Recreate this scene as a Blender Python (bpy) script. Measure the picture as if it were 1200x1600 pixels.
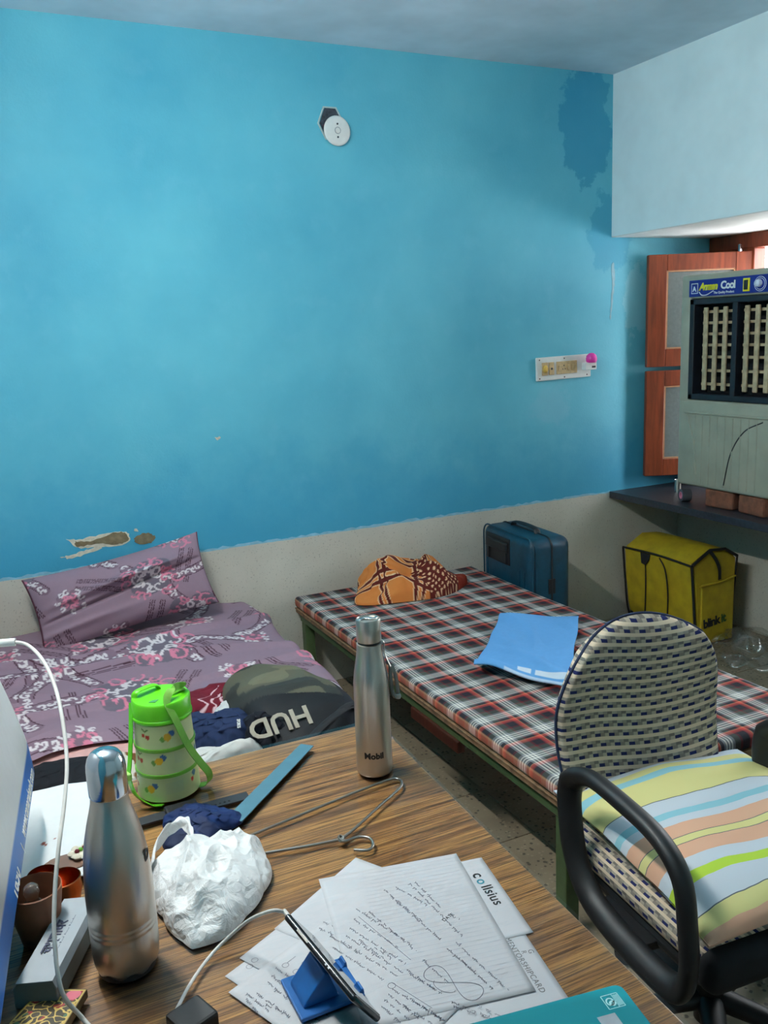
import bpy, bmesh, math, random
import numpy as np
from mathutils import Vector, Matrix, Euler
from math import sin, cos, pi, radians

for o in list(bpy.data.objects): bpy.data.objects.remove(o)
SC = bpy.context.scene
COL = SC.collection
random.seed(7); RNG = np.random.default_rng(11)

# ---------------------------------------------------------------- camera
FPX = 1375.54
CAM = Vector((-3.05478, -3.60626, 1.5831))
def _rot(rx, rz, rr):
    return (Matrix.Rotation(rz, 3, 'Z') @ Matrix.Rotation(pi/2 + rx, 3, 'X') @ Matrix.Rotation(rr, 3, 'Z'))
CR = _rot(-0.20213, -0.44756, -0.04201)
cd = bpy.data.cameras.new('camera'); cam = bpy.data.objects.new('camera', cd); COL.objects.link(cam)
cam.matrix_world = Matrix.Translation(CAM) @ CR.to_4x4()
cd.sensor_fit = 'VERTICAL'; cd.sensor_height = 24.0; cd.sensor_width = 18.0
cd.lens = FPX/1600*24.0; cd.clip_start = 0.02
SC.camera = cam
def px(u, v, z):
    """floor-plan point seen at pixel (u,v) when it lies at height z"""
    d = CR @ Vector(((u-600)/FPX, -(v-800)/FPX, -1.0))
    return CAM + d*((z-CAM.z)/d.z)

# ---------------------------------------------------------------- world, exposure
W = bpy.data.worlds.new('daylight'); SC.world = W; W.use_nodes = True
bg = W.node_tree.nodes['Background']; bg.inputs[0].default_value = (0.90, 0.95, 1.0, 1); bg.inputs[1].default_value = 15.0
vs = SC.view_settings
vs.view_transform = 'Standard'; vs.look = 'None'; vs.gamma = 1.0; vs.exposure = 0.0
vs.use_curve_mapping = False
TUBE_STRENGTH = 360.0
cy = SC.cycles; cy.max_bounces = 8; cy.diffuse_bounces = 5; cy.glossy_bounces = 4; cy.transmission_bounces = 4; cy.transparent_max_bounces = 8
cy.caustics_reflective = False; cy.caustics_refractive = False

# ---------------------------------------------------------------- helpers: colour, nodes
def lin(c):
    return tuple(((x/255)/12.92 if x/255 <= .04045 else ((x/255+.055)/1.055)**2.4) for x in c)
def C4(c): return (*lin(c), 1.0)
class NT:
    def __init__(s, name):
        s.m = bpy.data.materials.new(name); s.m.use_nodes = True
        s.t = s.m.node_tree; s.b = s.t.nodes['Principled BSDF']; s.out = s.t.nodes['Material Output']
    def n(s, typ, **kw):
        nd = s.t.nodes.new(typ)
        for k, v in kw.items(): setattr(nd, k, v)
        return nd
    def put(s, sock, v):
        if isinstance(v, bpy.types.NodeSocket): s.t.links.new(v, sock)
        elif v is not None: sock.default_value = v
    def math(s, op, a, b=None, c=None):
        nd = s.n('ShaderNodeMath', operation=op)
        s.put(nd.inputs[0], a)
        if b is not None: s.put(nd.inputs[1], b)
        if c is not None: s.put(nd.inputs[2], c)
        return nd.outputs[0]
    def mix(s, f, a, b, blend='MIX'):
        nd = s.n('ShaderNodeMix', data_type='RGBA', blend_type=blend)
        s.put(nd.inputs['Factor'], f); s.put(nd.inputs[6], a); s.put(nd.inputs[7], b)
        return nd.outputs[2]
    def obj(s): return s.n('ShaderNodeTexCoord').outputs['Object']
    def xyz(s, v=None):
        nd = s.n('ShaderNodeSeparateXYZ'); s.put(nd.inputs[0], v or s.obj()); return nd.outputs
    def vmap(s, scale=(1,1,1), loc=(0,0,0), rot=(0,0,0), v=None):
        nd = s.n('ShaderNodeMapping'); s.put(nd.inputs[0], v or s.obj())
        nd.inputs['Scale'].default_value = scale; nd.inputs['Location'].default_value = loc; nd.inputs['Rotation'].default_value = rot
        return nd.outputs[0]
    def noise(s, scale, detail=4, v=None, rough=.55, dist=0):
        nd = s.n('ShaderNodeTexNoise'); s.put(nd.inputs['Vector'], v or s.obj())
        nd.inputs['Scale'].default_value = scale; nd.inputs['Detail'].default_value = detail
        nd.inputs['Roughness'].default_value = rough; nd.inputs['Distortion'].default_value = dist
        return nd.outputs[0]
    def voro(s, scale, v=None, feature='F1'):
        nd = s.n('ShaderNodeTexVoronoi', feature=feature); s.put(nd.inputs['Vector'], v or s.obj())
        nd.inputs['Scale'].default_value = scale; return nd
    def ramp(s, f, stops, interp='LINEAR'):
        nd = s.n('ShaderNodeValToRGB'); s.put(nd.inputs[0], f); cr = nd.color_ramp; cr.interpolation = interp
        while len(cr.elements) < len(stops): cr.elements.new(0.5)
        for e, (p, c) in zip(cr.elements, stops): e.position = p; e.color = C4(c) if len(c) == 3 else c
        return nd.outputs[0]
    def step(s, f, lo, hi):
        nd = s.n('ShaderNodeMapRange', interpolation_type='SMOOTHSTEP'); s.put(nd.inputs[0], f)
        s.put(nd.inputs[1], lo); s.put(nd.inputs[2], hi); return nd.outputs[0]
    def bump(s, h, strength=.2, dist=.01):
        nd = s.n('ShaderNodeBump'); nd.inputs['Strength'].default_value = strength; nd.inputs['Distance'].default_value = dist
        s.put(nd.inputs['Height'], h); s.t.links.new(nd.outputs[0], s.b.inputs['Normal'])
    def done(s, color=None, rough=.6, metal=0., spec=.5, **kw):
        s.put(s.b.inputs['Base Color'], C4(color) if isinstance(color, tuple) else color)
        s.put(s.b.inputs['Roughness'], rough); s.b.inputs['Metallic'].default_value = metal
        s.b.inputs['Specular IOR Level'].default_value = spec
        for k, v in kw.items(): s.b.inputs[k].default_value = v
        return s.m
def simple(name, c, rough=.6, metal=0., spec=.5, var=.06, nscale=30, bump=0., bscale=200, **kw):
    t = NT(name)
    f = t.noise(nscale, 3)
    c1 = tuple(max(0, x*(1-var)) for x in c); c2 = tuple(min(255, x*(1+var)) for x in c)
    col = t.ramp(f, [(.3, c1), (.7, c2)])
    if bump: t.bump(t.noise(bscale, 3), bump, .003)
    return t.done(col, rough, metal, spec, **kw)
def attr_mat(name, rough=.8, bump=0., bscale=300, spec=.3, **kw):
    t = NT(name)
    a = t.n('ShaderNodeAttribute', attribute_name='Col').outputs['Color']
    f = t.noise(60, 3)
    col = t.mix(.10, a, t.mix(f, a, (0, 0, 0, 1)))
    if bump: t.bump(t.noise(bscale, 3), bump, .002)
    return t.done(col, rough, 0, spec, **kw)

# ---------------------------------------------------------------- helpers: objects
def link(o, parent=None):
    COL.objects.link(o)
    if parent is not None: o.parent = parent
    return o
def tag(o, label, cat, group=None):
    o['label'] = label; o['category'] = cat
    if group: o['group'] = group
    return o
def struct(o):
    o['kind'] = 'structure'; return o
def thing(name, label, cat, loc=(0,0,0), rz=0, group=None):
    o = bpy.data.objects.new(name, None); o.empty_display_size = .05
    COL.objects.link(o); o.location = loc; o.rotation_euler = (0, 0, rz)
    return tag(o, label, cat, group)
def mo(name, verts, faces, mat, parent=None, smooth=False, col=None):
    me = bpy.data.meshes.new(name); me.from_pydata([tuple(v) for v in verts], [], [tuple(f) for f in faces]); me.update()
    if smooth: me.polygons.foreach_set('use_smooth', [True]*len(me.polygons))
    if col is not None:
        ca = me.color_attributes.new('Col', 'FLOAT_COLOR', 'POINT')
        c = np.ones((len(me.vertices), 4), np.float32); c[:, :3] = col; ca.data.foreach_set('color', c.ravel())
    me.materials.append(mat)
    return link(bpy.data.objects.new(name, me), parent)
def from_bm(name, bm, mat, parent=None, smooth=False):
    bmesh.ops.recalc_face_normals(bm, faces=bm.faces)
    me = bpy.data.meshes.new(name); bm.to_mesh(me); bm.free()
    if smooth: me.polygons.foreach_set('use_smooth', [True]*len(me.polygons))
    me.materials.append(mat)
    return link(bpy.data.objects.new(name, me), parent)
def bm_box(bm, lo, hi, bev=0., seg=2, M=None):
    lo, hi = Vector(lo), Vector(hi)
    r = bmesh.ops.create_cube(bm, size=1.0); vs_ = r['verts']
    for v in vs_: v.co = Vector([(lo[i]+hi[i])/2 + v.co[i]*(hi[i]-lo[i]) for i in range(3)])
    if bev:
        es = list({e for v in vs_ for e in v.link_edges})
        g = bmesh.ops.bevel(bm, geom=es, offset=bev, segments=seg, affect='EDGES', profile=.5)
        vs_ = list({v for f in g['faces'] for v in f.verts} | {v for v in vs_ if v.is_valid})
    if M is not None:
        for v in vs_: v.co = M @ v.co
def box(name, lo, hi, mat, parent=None, bev=0., seg=2, M=None, smooth=False):
    bm = bmesh.new(); bm_box(bm, lo, hi, bev, seg, M)
    return from_bm(name, bm, mat, parent, smooth)
def autosmooth(o, ang=40):
    me = o.data
    me.polygons.foreach_set('use_smooth', [True]*len(me.polygons))
    bm = bmesh.new(); bm.from_mesh(me)
    for e in bm.edges:
        if len(e.link_faces) == 2: e.smooth = e.calc_face_angle(0) < radians(ang)
    bm.to_mesh(me); bm.free(); return o
def prism(name, poly, z0, z1, mat, parent=None, M=None, bev=0.):
    """polygon in xy, extruded along z, then mapped by M"""
    bm = bmesh.new()
    vb = [bm.verts.new((x, y, z0)) for x, y in poly]; vt = [bm.verts.new((x, y, z1)) for x, y in poly]
    bm.faces.new(vb[::-1]); bm.faces.new(vt); n = len(poly)
    for i in range(n): bm.faces.new((vb[i], vb[(i+1) % n], vt[(i+1) % n], vt[i]))
    if bev: bmesh.ops.bevel(bm, geom=list(bm.edges), offset=bev, segments=2, affect='EDGES', profile=.5)
    if M is not None:
        for v in bm.verts: v.co = M @ v.co
    return from_bm(name, bm, mat, parent)
def lathe(name, prof, mat, parent=None, n=48, M=None, sx=1., sy=1., colf=None, closed=True):
    V = []; F = []; k = len(prof)
    for r, z in prof:
        for j in range(n):
            a = 2*pi*j/n; V.append((r*cos(a)*sx, r*sin(a)*sy, z))
    for i in range(k-1):
        for j in range(n):
            F.append((i*n+j, i*n+(j+1) % n, (i+1)*n+(j+1) % n, (i+1)*n+j))
    if closed:
        if prof[0][0] > 1e-4: F.append(tuple(range(n))[::-1])
        if prof[-1][0] > 1e-4: F.append(tuple(range((k-1)*n, k*n)))
    col = None
    if colf is not None:
        col = np.array([colf(2*pi*(i % n)/n, V[i][2], prof[i//n][0]) for i in range(len(V))])
    if M is not None: V = [M @ Vector(v) for v in V]
    o = mo(name, V, F, mat, parent, True, col)
    return autosmooth(o, 50)
def spline(pts, n=12):
    P = [Vector(p) for p in pts]; P = [2*P[0]-P[1]] + P + [2*P[-1]-P[-2]]; out = []
    for i in range(1, len(P)-2):
        a, b, c, d = P[i-1], P[i], P[i+1], P[i+2]
        for k in range(n):
            t = k/n
            out.append(.5*((2*b)+(c-a)*t+(2*a-5*b+4*c-d)*t*t+(3*b-a-3*c+d)*t**3))
    out.append(P[-2]); return out
def tube(name, path, r, mat, parent=None, n=10, closed=False, ry=None, up=None, into=None):
    """sweep an ellipse (r across, ry along 'up') along a path"""
    P = [Vector(p) for p in path]; m = len(P); V = []; F = []
    ry = r if ry is None else ry
    T = []
    for i in range(m):
        a = P[(i-1) % m] if (closed or i > 0) else P[i]; b = P[(i+1) % m] if (closed or i < m-1) else P[i]
        T.append((b-a).normalized())
    nrm = Vector(up) if up is not None else T[0].orthogonal().normalized()
    for i in range(m):
        if up is not None: u = Vector(up)
        else: u = nrm
        u = (u - T[i]*u.dot(T[i]))
        if u.length < 1e-5: u = T[i].orthogonal()
        u.normalize(); nrm = u; s_ = T[i].cross(u)
        rr = r(i/(m-1)) if callable(r) else r; rv = ry(i/(m-1)) if callable(ry) else ry
        for j in range(n):
            a = 2*pi*j/n; V.append(P[i] + s_*(rr*cos(a)) + u*(rv*sin(a)))
    for i in range(m if closed else m-1):
        k = (i+1) % m
        for j in range(n): F.append((i*n+j, i*n+(j+1) % n, k*n+(j+1) % n, k*n+j))
    if not closed: F += [tuple(range(n))[::-1], tuple(range((m-1)*n, m*n))]
    if into is not None:
        b = len(into[0]); into[0].extend(V); into[1].extend([tuple(b+q for q in f) for f in F]); return None
    return autosmooth(mo(name, V, F, mat, parent, True), 50)
def strap(name, path, wdir, width, thick, mat, parent=None):
    """flat band: path points with per-point width directions"""
    P = [Vector(p) for p in path]; m = len(P); V = []; F = []
    for i in range(m):
        t = (P[min(i+1, m-1)]-P[max(i-1, 0)]).normalized()
        w = Vector(wdir[i] if isinstance(wdir, list) else wdir); w = (w - t*w.dot(t)).normalized(); nn = t.cross(w)
        for a, b in ((-1, -1), (1, -1), (1, 1), (-1, 1)): V.append(P[i]+w*(a*width/2)+nn*(b*thick/2))
    for i in range(m-1):
        for j in range(4): F.append((i*4+j, i*4+(j+1) % 4, (i+1)*4+(j+1) % 4, (i+1)*4+j))
    F += [(3, 2, 1, 0), tuple(range((m-1)*4, m*4))]
    o = mo(name, V, F, mat, parent); bm = bmesh.new(); bm.from_mesh(o.data); bmesh.ops.recalc_face_normals(bm, faces=bm.faces); bm.to_mesh(o.data); bm.free()
    return autosmooth(o, 40)
def grid(name, X, Y, Z, mat, parent=None, col=None, thick=0., smooth=True):
    """surface from 2-D arrays"""
    a, b = X.shape
    V = np.stack([X.ravel(), Y.ravel(), Z.ravel()], 1)
    idx = np.arange(a*b).reshape(a, b)
    F = np.stack([idx[:-1, :-1].ravel(), idx[1:, :-1].ravel(), idx[1:, 1:].ravel(), idx[:-1, 1:].ravel()], 1)
    c = None if col is None else col.reshape(-1, 3)
    if thick:
        n = a*b; V2 = V.copy()
        du = np.stack(np.gradient(np.stack([X, Y, Z], 2), axis=0), 0); dv = np.gradient(np.stack([X, Y, Z], 2), axis=1)
        N = np.cross(du, dv); N /= (np.linalg.norm(N, axis=2, keepdims=True)+1e-12)
        V2 = V - N.reshape(-1, 3)*thick
        V = np.vstack([V, V2])
        ring = np.concatenate([idx[0, :], idx[1:, -1], idx[-1, -2::-1], idx[-2:0:-1, 0]])
        r2 = np.roll(ring, -1)
        F = np.vstack([F, F[:, ::-1]+n, np.stack([ring, r2, r2+n, ring+n], 1)])
        if c is not None: c = np.vstack([c, c])
    me = bpy.data.meshes.new(name)
    me.vertices.add(len(V)); me.vertices.foreach_set('co', V.astype(np.float32).ravel())
    me.loops.add(F.size); me.loops.foreach_set('vertex_index', F.astype(np.int32).ravel())
    me.polygons.add(len(F)); me.polygons.foreach_set('loop_start', np.arange(0, F.size, 4, dtype=np.int32))
    me.polygons.foreach_set('use_smooth', [smooth]*len(F))
    me.update(calc_edges=True)
    if c is not None:
        ca = me.color_attributes.new('Col', 'FLOAT_COLOR', 'POINT')
        q = np.ones((len(V), 4), np.float32); q[:, :3] = c; ca.data.foreach_set('color', q.ravel())
    me.materials.append(mat)
    return link(bpy.data.objects.new(name, me), parent)
def sines(X, Y, scale, seed, n=14, aniso=1.):
    """smooth pseudo-noise, about -1..1"""
    r = np.random.default_rng(seed); out = np.zeros_like(X, dtype=float)
    for i in range(n):
        a = r.uniform(0, 2*pi); f = scale*r.uniform(.5, 1.9); ph = r.uniform(0, 2*pi)
        out += np.sin(f*(cos(a)*X*aniso+sin(a)*Y)+ph)/(.6+f/scale)
    return out/math.sqrt(n)*1.3
def ridged(X, Y, scale, seed):
    wx = X+.35/scale*sines(X, Y, scale, seed+1); wy = Y+.35/scale*sines(X, Y, scale, seed+2)
    return 1-np.abs(sines(wx, wy, scale, seed+3, 10))*1.6
_fonts = {}
def text(name, s, size, mat, M, parent=None, depth=.0004, align='LEFT', bold=0., shear=0., spacing=1.):
    cu = bpy.data.curves.new(name, 'FONT'); cu.body = s; cu.size = size; cu.align_x = align; cu.extrude = depth
    cu.offset = bold; cu.shear = shear; cu.space_character = spacing; cu.resolution_u = 3
    t = bpy.data.objects.new(name, cu); COL.objects.link(t)
    dg = bpy.context.evaluated_depsgraph_get(); dg.update()
    me = bpy.data.meshes.new_from_object(t.evaluated_get(dg)); bpy.data.objects.remove(t)
    me.materials.clear(); me.materials.append(mat); me.name = name
    me.transform(M)
    return link(bpy.data.objects.new(name, me), parent)
def frame(o, x, y):
    """matrix with origin o, x axis along x, y axis near y"""
    x = Vector(x).normalized(); y = Vector(y); y = (y-x*y.dot(x)).normalized(); z = x.cross(y)
    return Matrix(((x.x, y.x, z.x, o[0]), (x.y, y.y, z.y, o[1]), (x.z, y.z, z.z, o[2]), (0, 0, 0, 1)))

# ---------------------------------------------------------------- materials
def mat_blue_wall():
    t = NT('blue_painted_plaster'); x, y, z = t.xyz()
    n1 = t.noise(1.6, 5); n2 = t.noise(9, 5); n3 = t.noise(5, 6, rough=.7)
    base = t.ramp(n1, [(.32, (80, 166, 190)), (.68, (104, 188, 206))])
    base = t.mix(t.math('MULTIPLY', t.step(n2, .52, .7), .12), base, C4((130, 196, 215)))
    # deeper blue towards the skirting line, uneven upper edge
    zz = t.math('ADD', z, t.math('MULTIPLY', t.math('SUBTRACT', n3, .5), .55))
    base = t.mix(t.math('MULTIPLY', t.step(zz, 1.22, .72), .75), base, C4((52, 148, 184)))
    # old damp blotch below the ceiling in the corner
    dx = t.math('DIVIDE', t.math('ADD', x, .16), .16); dz = t.math('DIVIDE', t.math('SUBTRACT', z, 2.52), .30)
    d = t.math('SQRT', t.math('ADD', t.math('POWER', dx, 2.), t.math('POWER', dz, 2.)))
    d = t.math('ADD', d, t.math('MULTIPLY', t.math('SUBTRACT', t.noise(7, 6, rough=.65), .5), 1.9))
    base = t.mix(t.math('MULTIPLY', t.step(d, .98, .86), .62), base, C4((36, 138, 176)))
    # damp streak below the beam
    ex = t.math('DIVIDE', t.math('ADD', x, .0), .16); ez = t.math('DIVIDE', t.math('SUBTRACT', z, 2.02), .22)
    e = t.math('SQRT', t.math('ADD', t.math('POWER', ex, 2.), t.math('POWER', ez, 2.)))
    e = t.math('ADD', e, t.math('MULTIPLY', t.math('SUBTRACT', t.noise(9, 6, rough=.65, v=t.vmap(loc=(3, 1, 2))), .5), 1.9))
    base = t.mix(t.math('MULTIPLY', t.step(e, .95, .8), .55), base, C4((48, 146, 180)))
    # pale salt bloom beside the switchboard and towards the window
    fx = t.math('DIVIDE', t.math('ADD', x, -.17), .11); fz = t.math('DIVIDE', t.math('SUBTRACT', z, 1.68), .24)
    f = t.math('SQRT', t.math('ADD', t.math('POWER', fx, 2.), t.math('POWER', fz, 2.)))
    f = t.math('ADD', f, t.math('MULTIPLY', t.math('SUBTRACT', t.noise(14, 6, rough=.7), .5), 1.7))
    base = t.mix(t.math('MULTIPLY', t.step(f, .8, .68), .55), base, C4((140, 200, 214)))
    gx = t.math('DIVIDE', t.math('ADD', x, .38), .16); gz = t.math('DIVIDE', t.math('SUBTRACT', z, 1.19), .14)
    g = t.math('SQRT', t.math('ADD', t.math('POWER', gx, 2.), t.math('POWER', gz, 2.)))
    g = t.math('ADD', g, t.math('MULTIPLY', t.math('SUBTRACT', t.noise(10, 6, rough=.7), .5), 2.2))
    base = t.mix(t.math('MULTIPLY', t.step(g, .9, .4), .4), base, C4((128, 186, 206)))
    t.bump(t.math('ADD', t.noise(90, 4), t.math('MULTIPLY', t.noise(6, 4), 3.)), .12, .006)
    return t.done(base, .55, 0, .35)
def mat_dado():
    t = NT('grey_stone_dado'); n1 = t.noise(3, 5); sp = t.noise(130, 2)
    base = t.ramp(n1, [(.3, (186, 181, 168)), (.7, (204, 199, 186))])
    base = t.mix(t.math('MULTIPLY', t.step(sp, .60, .72), .45), base, C4((110, 106, 98)))
    t.bump(t.noise(60, 3), .08, .003)
    return t.done(base, .5, 0, .4)
def mat_floor():
    t = NT('mosaic_floor_tile')
    rnd = t.n('ShaderNodeObjectInfo').outputs['Random']
    off = t.n('ShaderNodeCombineXYZ'); t.put(off.inputs[0], t.math('MULTIPLY', rnd, 37.)); t.put(off.inputs[1], t.math('MULTIPLY', rnd, 91.))
    va = t.n('ShaderNodeVectorMath', operation='ADD'); t.put(va.inputs[0], t.obj()); t.put(va.inputs[1], off.outputs[0]); v = va.outputs[0]
    base = t.ramp(t.noise(6, 5, v=v), [(.3, (122, 110, 92)), (.7, (148, 134, 112))])
    ch = t.voro(58, v=v); d = ch.outputs['Distance']
    sel = t.math('GREATER_THAN', t.xyz(ch.outputs['Color'])[0], .55)
    m = t.math('MULTIPLY', sel, t.step(d, .36, .25))
    base = t.mix(t.math('MULTIPLY', m, .8), base, C4((58, 52, 46)))
    ch2 = t.voro(75, v=v); sel2 = t.math('GREATER_THAN', t.xyz(ch2.outputs['Color'])[1], .6)
    base = t.mix(t.math('MULTIPLY', t.math('MULTIPLY', sel2, t.step(ch2.outputs['Distance'], .4, .25)), .4), base, C4((170, 156, 134)))
    return t.done(base, .38, 0, .45)
def mat_wood():
    t = NT('walnut_laminate')
    v = t.vmap(scale=(1.6, 22, 1), rot=(0, 0, .10)); w = t.noise(1.7, 6, v=v, rough=.6, dist=.9)
    fine = t.noise(5.5, 6, v=t.vmap(scale=(1.2, 70, 1), rot=(0, 0, .10)), rough=.7)
    knots = t.noise(1.3, 3, v=t.vmap(scale=(1.5, 5, 1)), dist=1.6)
    base = t.ramp(w, [(.25, (88, 64, 46)), (.40, (130, 93, 60)), (.50, (172, 126, 74)), (.60, (196, 148, 86)), (.72, (142, 108, 78)), (.85, (112, 91, 74))])
    base = t.mix(t.math('MULTIPLY', t.step(fine, .57, .40), .85), base, C4((70, 46, 30)))
    base = t.mix(t.math('MULTIPLY', t.step(knots, .52, .70), .5), base, C4((112, 94, 82)))
    return t.done(base, .34, 0, .5)
def mat_brown_wood(name, a, b, rough=.45):
    t = NT(name); w = t.noise(3, 5, v=t.vmap(scale=(14, 14, 1.5)), dist=.6)
    return t.done(t.ramp(w, [(.3, a), (.7, b)]), rough, 0, .45)
def mat_plaid():
    """woven check: three thread sequences mixed warp and weft"""
    t = NT('checked_mattress_cover'); x, y, z = t.xyz()
    seq = [(0, (30, 30, 38)), (.17, (30, 30, 38)), (.185, (112, 34, 38)), (.24, (178, 62, 54)), (.30, (204, 84, 66)), (.315, (200, 150, 110)), (.33, (40, 40, 46)), (.41, (40, 40, 46)),
           (.425, (128, 130, 134)), (.47, (128, 130, 134)), (.48, (222, 218, 206)), (.51, (222, 218, 206)), (.52, (104, 108, 112)), (.55, (104, 108, 112)), (.56, (226, 222, 210)), (.59, (226, 222, 210)),
           (.60, (104, 108, 112)), (.63, (104, 108, 112)), (.64, (222, 218, 206)), (.67, (222, 218, 206)), (.68, (128, 130, 134)), (.74, (128, 130, 134)), (.755, (66, 74, 66)), (.90, (70, 76, 68)), (.915, (96, 32, 38)), (.965, (84, 28, 34)), (.98, (30, 30, 38))]
    fx = t.math('FRACT', t.math('DIVIDE', t.math('ADD', x, 10.03), .128)); fy = t.math('FRACT', t.math('DIVIDE', t.math('ADD', y, 10.05), .128))
    a = t.ramp(fx, seq); b = t.ramp(fy, seq)
    tw = t.math('GREATER_THAN', t.math('FRACT', t.math('MULTIPLY', t.math('ADD', x, y), 260.)), .5)
    col = t.mix(t.math('ADD', .42, t.math('MULTIPLY', tw, .16)), a, b)
    t.bump(t.math('ADD', t.noise(400, 2), t.math('MULTIPLY', t.noise(14, 3), 4.)), .2, .004)
    return t.done(col, .85, 0, .2)
def mat_chair_fabric():
    t = NT('woven_basket_fabric')
    a = t.n('ShaderNodeAttribute', attribute_name='UVm').outputs['Vector']; u, v, _ = t.xyz(a)
    r = t.math('DIVIDE', v, .0232); row = t.math('FLOOR', r); fr = t.math('FRACT', r)
    uu = t.math('ADD', t.math('DIVIDE', u, .042), t.math('MULTIPLY', row, .37)); fu = t.math('FRACT', uu)
    u2 = t.math('FRACT', t.math('ADD', uu, .36))
    upper = t.math('GREATER_THAN', fr, .70)
    sel = t.mix(upper, fu, u2); 
    fs = t.xyz(sel)[0]
    blocks = t.ramp(fs, [(0, (32, 38, 84)), (.40, (132, 124, 114)), (.72, (172, 160, 142))], 'CONSTANT')
    blocks2 = t.ramp(fs, [(0, (112, 106, 100)), (.33, (168, 158, 142)), (.68, (146, 138, 126))], 'CONSTANT')
    bl = t.mix(upper, blocks, blocks2)
    band = t.math('LESS_THAN', fr, .36)
    col = t.mix(band, bl, C4((214, 194, 168)))
    h = t.math('ADD', t.math('MULTIPLY', band, .6), t.noise(500, 2))
    t.bump(h, .25, .002)
    return t.done(col, .9, 0, .2)
def mat_pillow_stripes():
    t = NT('pastel_striped_cotton')
    a = t.n('ShaderNodeAttribute', attribute_name='UVm').outputs['Vector']; u, v, _ = t.xyz(a)
    vv = t.math('ADD', v, t.math('MULTIPLY', t.math('SUBTRACT', t.noise(7, 3), .5), .03))
    Wt, Ye, Bl, Or, Gr, Dk = (196, 204, 212), (214, 206, 140), (140, 192, 204), (216, 168, 140), (176, 204, 70), (90, 96, 104)
    st = [(0, Wt), (.10, Ye), (.155, Bl), (.20, Ye), (.345, Dk), (.35, Wt), (.42, Bl), (.455, Wt), (.50, Or), (.575, Dk), (.58, Ye), (.62, Dk), (.625, Or), (.70, Wt), (.765, Gr), (.805, Wt), (.90, Dk), (.905, Ye), (.96, Or)]
    col = t.ramp(vv, st, 'CONSTANT')
    return t.done(col, .85, 0, .2)
M_blue = mat_blue_wall(); M_dado = mat_dado(); M_tile = mat_floor(); M_wood = mat_wood()
M_pale = simple('pale_blue_distemper', (218, 234, 236), .75, var=.03, nscale=4, bump=.08, bscale=60)
M_ceil = simple('ceiling_whitewash', (222, 230, 238), .8, var=.05, nscale=3, bump=.08, bscale=50)
M_white = simple('whitewash', (214, 214, 210), .75, var=.03, nscale=5)
M_grout = simple('floor_screed', (92, 84, 74), .7)
M_plaster = simple('bare_grey_plaster', (118, 104, 78), .9, var=.15, nscale=40, bump=.4, bscale=120)
M_limecoat = simple('cream_lime_coat', (206, 198, 178), .85, var=.08, nscale=60)
M_sheesham = mat_brown_wood('red_brown_polished_wood', (104, 44, 22), (146, 66, 34))
M_darkwood = mat_brown_wood('dark_brown_wood', (52, 24, 16), (84, 40, 26))
M_frost = simple('frosted_window_glass', (104, 112, 110), .35, var=.05, nscale=60, spec=.6)
M_stone = simple('black_polished_stone', (40, 43, 50), .42, var=.25, nscale=90, spec=.6)
M_steel = NT('brushed_steel'); 
def mat_steel(name, c, rough=.3):
    t = NT(name); n = t.noise(1., 4, v=t.vmap(scale=(30, 30, 900)))
    t.bump(n, .06, .001)
    return t.done(c, t.math('ADD', rough-.05, t.math('MULTIPLY', n, .1)), 1., .5)
bpy.data.materials.remove(M_steel.m)
M_steel = mat_steel('brushed_steel', (196, 188, 178), .34); M_chrome = mat_steel('polished_steel', (205, 210, 214), .12)
M_wire = mat_steel('galvanised_wire', (150, 146, 140), .35)
M_green_paint = simple('olive_green_enamel', (70, 88, 54), .45, var=.1, nscale=20)
M_ply = simple('raw_plywood_edge', (128, 98, 70), .8, var=.2, nscale=30)
M_black = simple('black_plastic', (18, 19, 21), .52, var=.1, spec=.5)
M_blackmat = simple('black_cloth', (17, 18, 22), .85, var=.2)
M_plaid = mat_plaid(); M_chair = mat_chair_fabric(); M_pstripe = mat_pillow_stripes()
M_yellow = simple('mustard_yellow_canvas', (178, 148, 22), .7, var=.08, nscale=14, bump=.12, bscale=260)
M_teal = simple('dark_teal_shell', (6, 54, 72), .42, var=.12, nscale=24, bump=.25, bscale=90)
M_cooler = simple('grey_green_plastic', (158, 158, 140), .5, var=.05, nscale=8)
M_coolblack = simple('dark_navy_plastic', (24, 28, 36), .45, var=.15)
M_louvre = simple('dusty_cream_plastic', (176, 158, 126), .6, var=.12, nscale=30)
M_brick = simple('fired_clay_brick', (118, 72, 52), .9, var=.18, nscale=30, bump=.5, bscale=60)
M_sheet = attr_mat('printed_mauve_cotton', .85, .15, 350)
M_attr = attr_mat('printed_cloth', .9, .25, 400)
M_pink = simple('pink_quilted_cotton', (214, 164, 158), .85, var=.06, nscale=25, bump=.3, bscale=50)
M_maroon = simple('maroon_jersey', (98, 16, 34), .85, var=.12)
M_navy = simple('navy_cotton', (26, 38, 66), .85, var=.15)
M_whitecloth = simple('white_cotton', (206, 204, 200), .85, var=.04)
M_ink = simple('black_ink', (16, 16, 20), .6, var=.05)
M_pen = simple('grey_pen_ink', (104, 106, 122), .7, var=.1)
M_whiteink = simple('white_print', (232, 232, 228), .6, var=.02)
M_paper = simple('white_paper', (218, 221, 226), .7, var=.015, nscale=10)
M_white_pl = simple('white_plastic', (222, 222, 218), .4, var=.02)
M_limegreen = simple('lime_green_plastic', (96, 196, 16), .35, var=.04)
M_limestrap = simple('green_nylon_strap', (112, 170, 60), .7, var=.08)
M_bluestand = simple('blue_plastic', (20, 92, 160), .4, var=.05)

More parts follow.
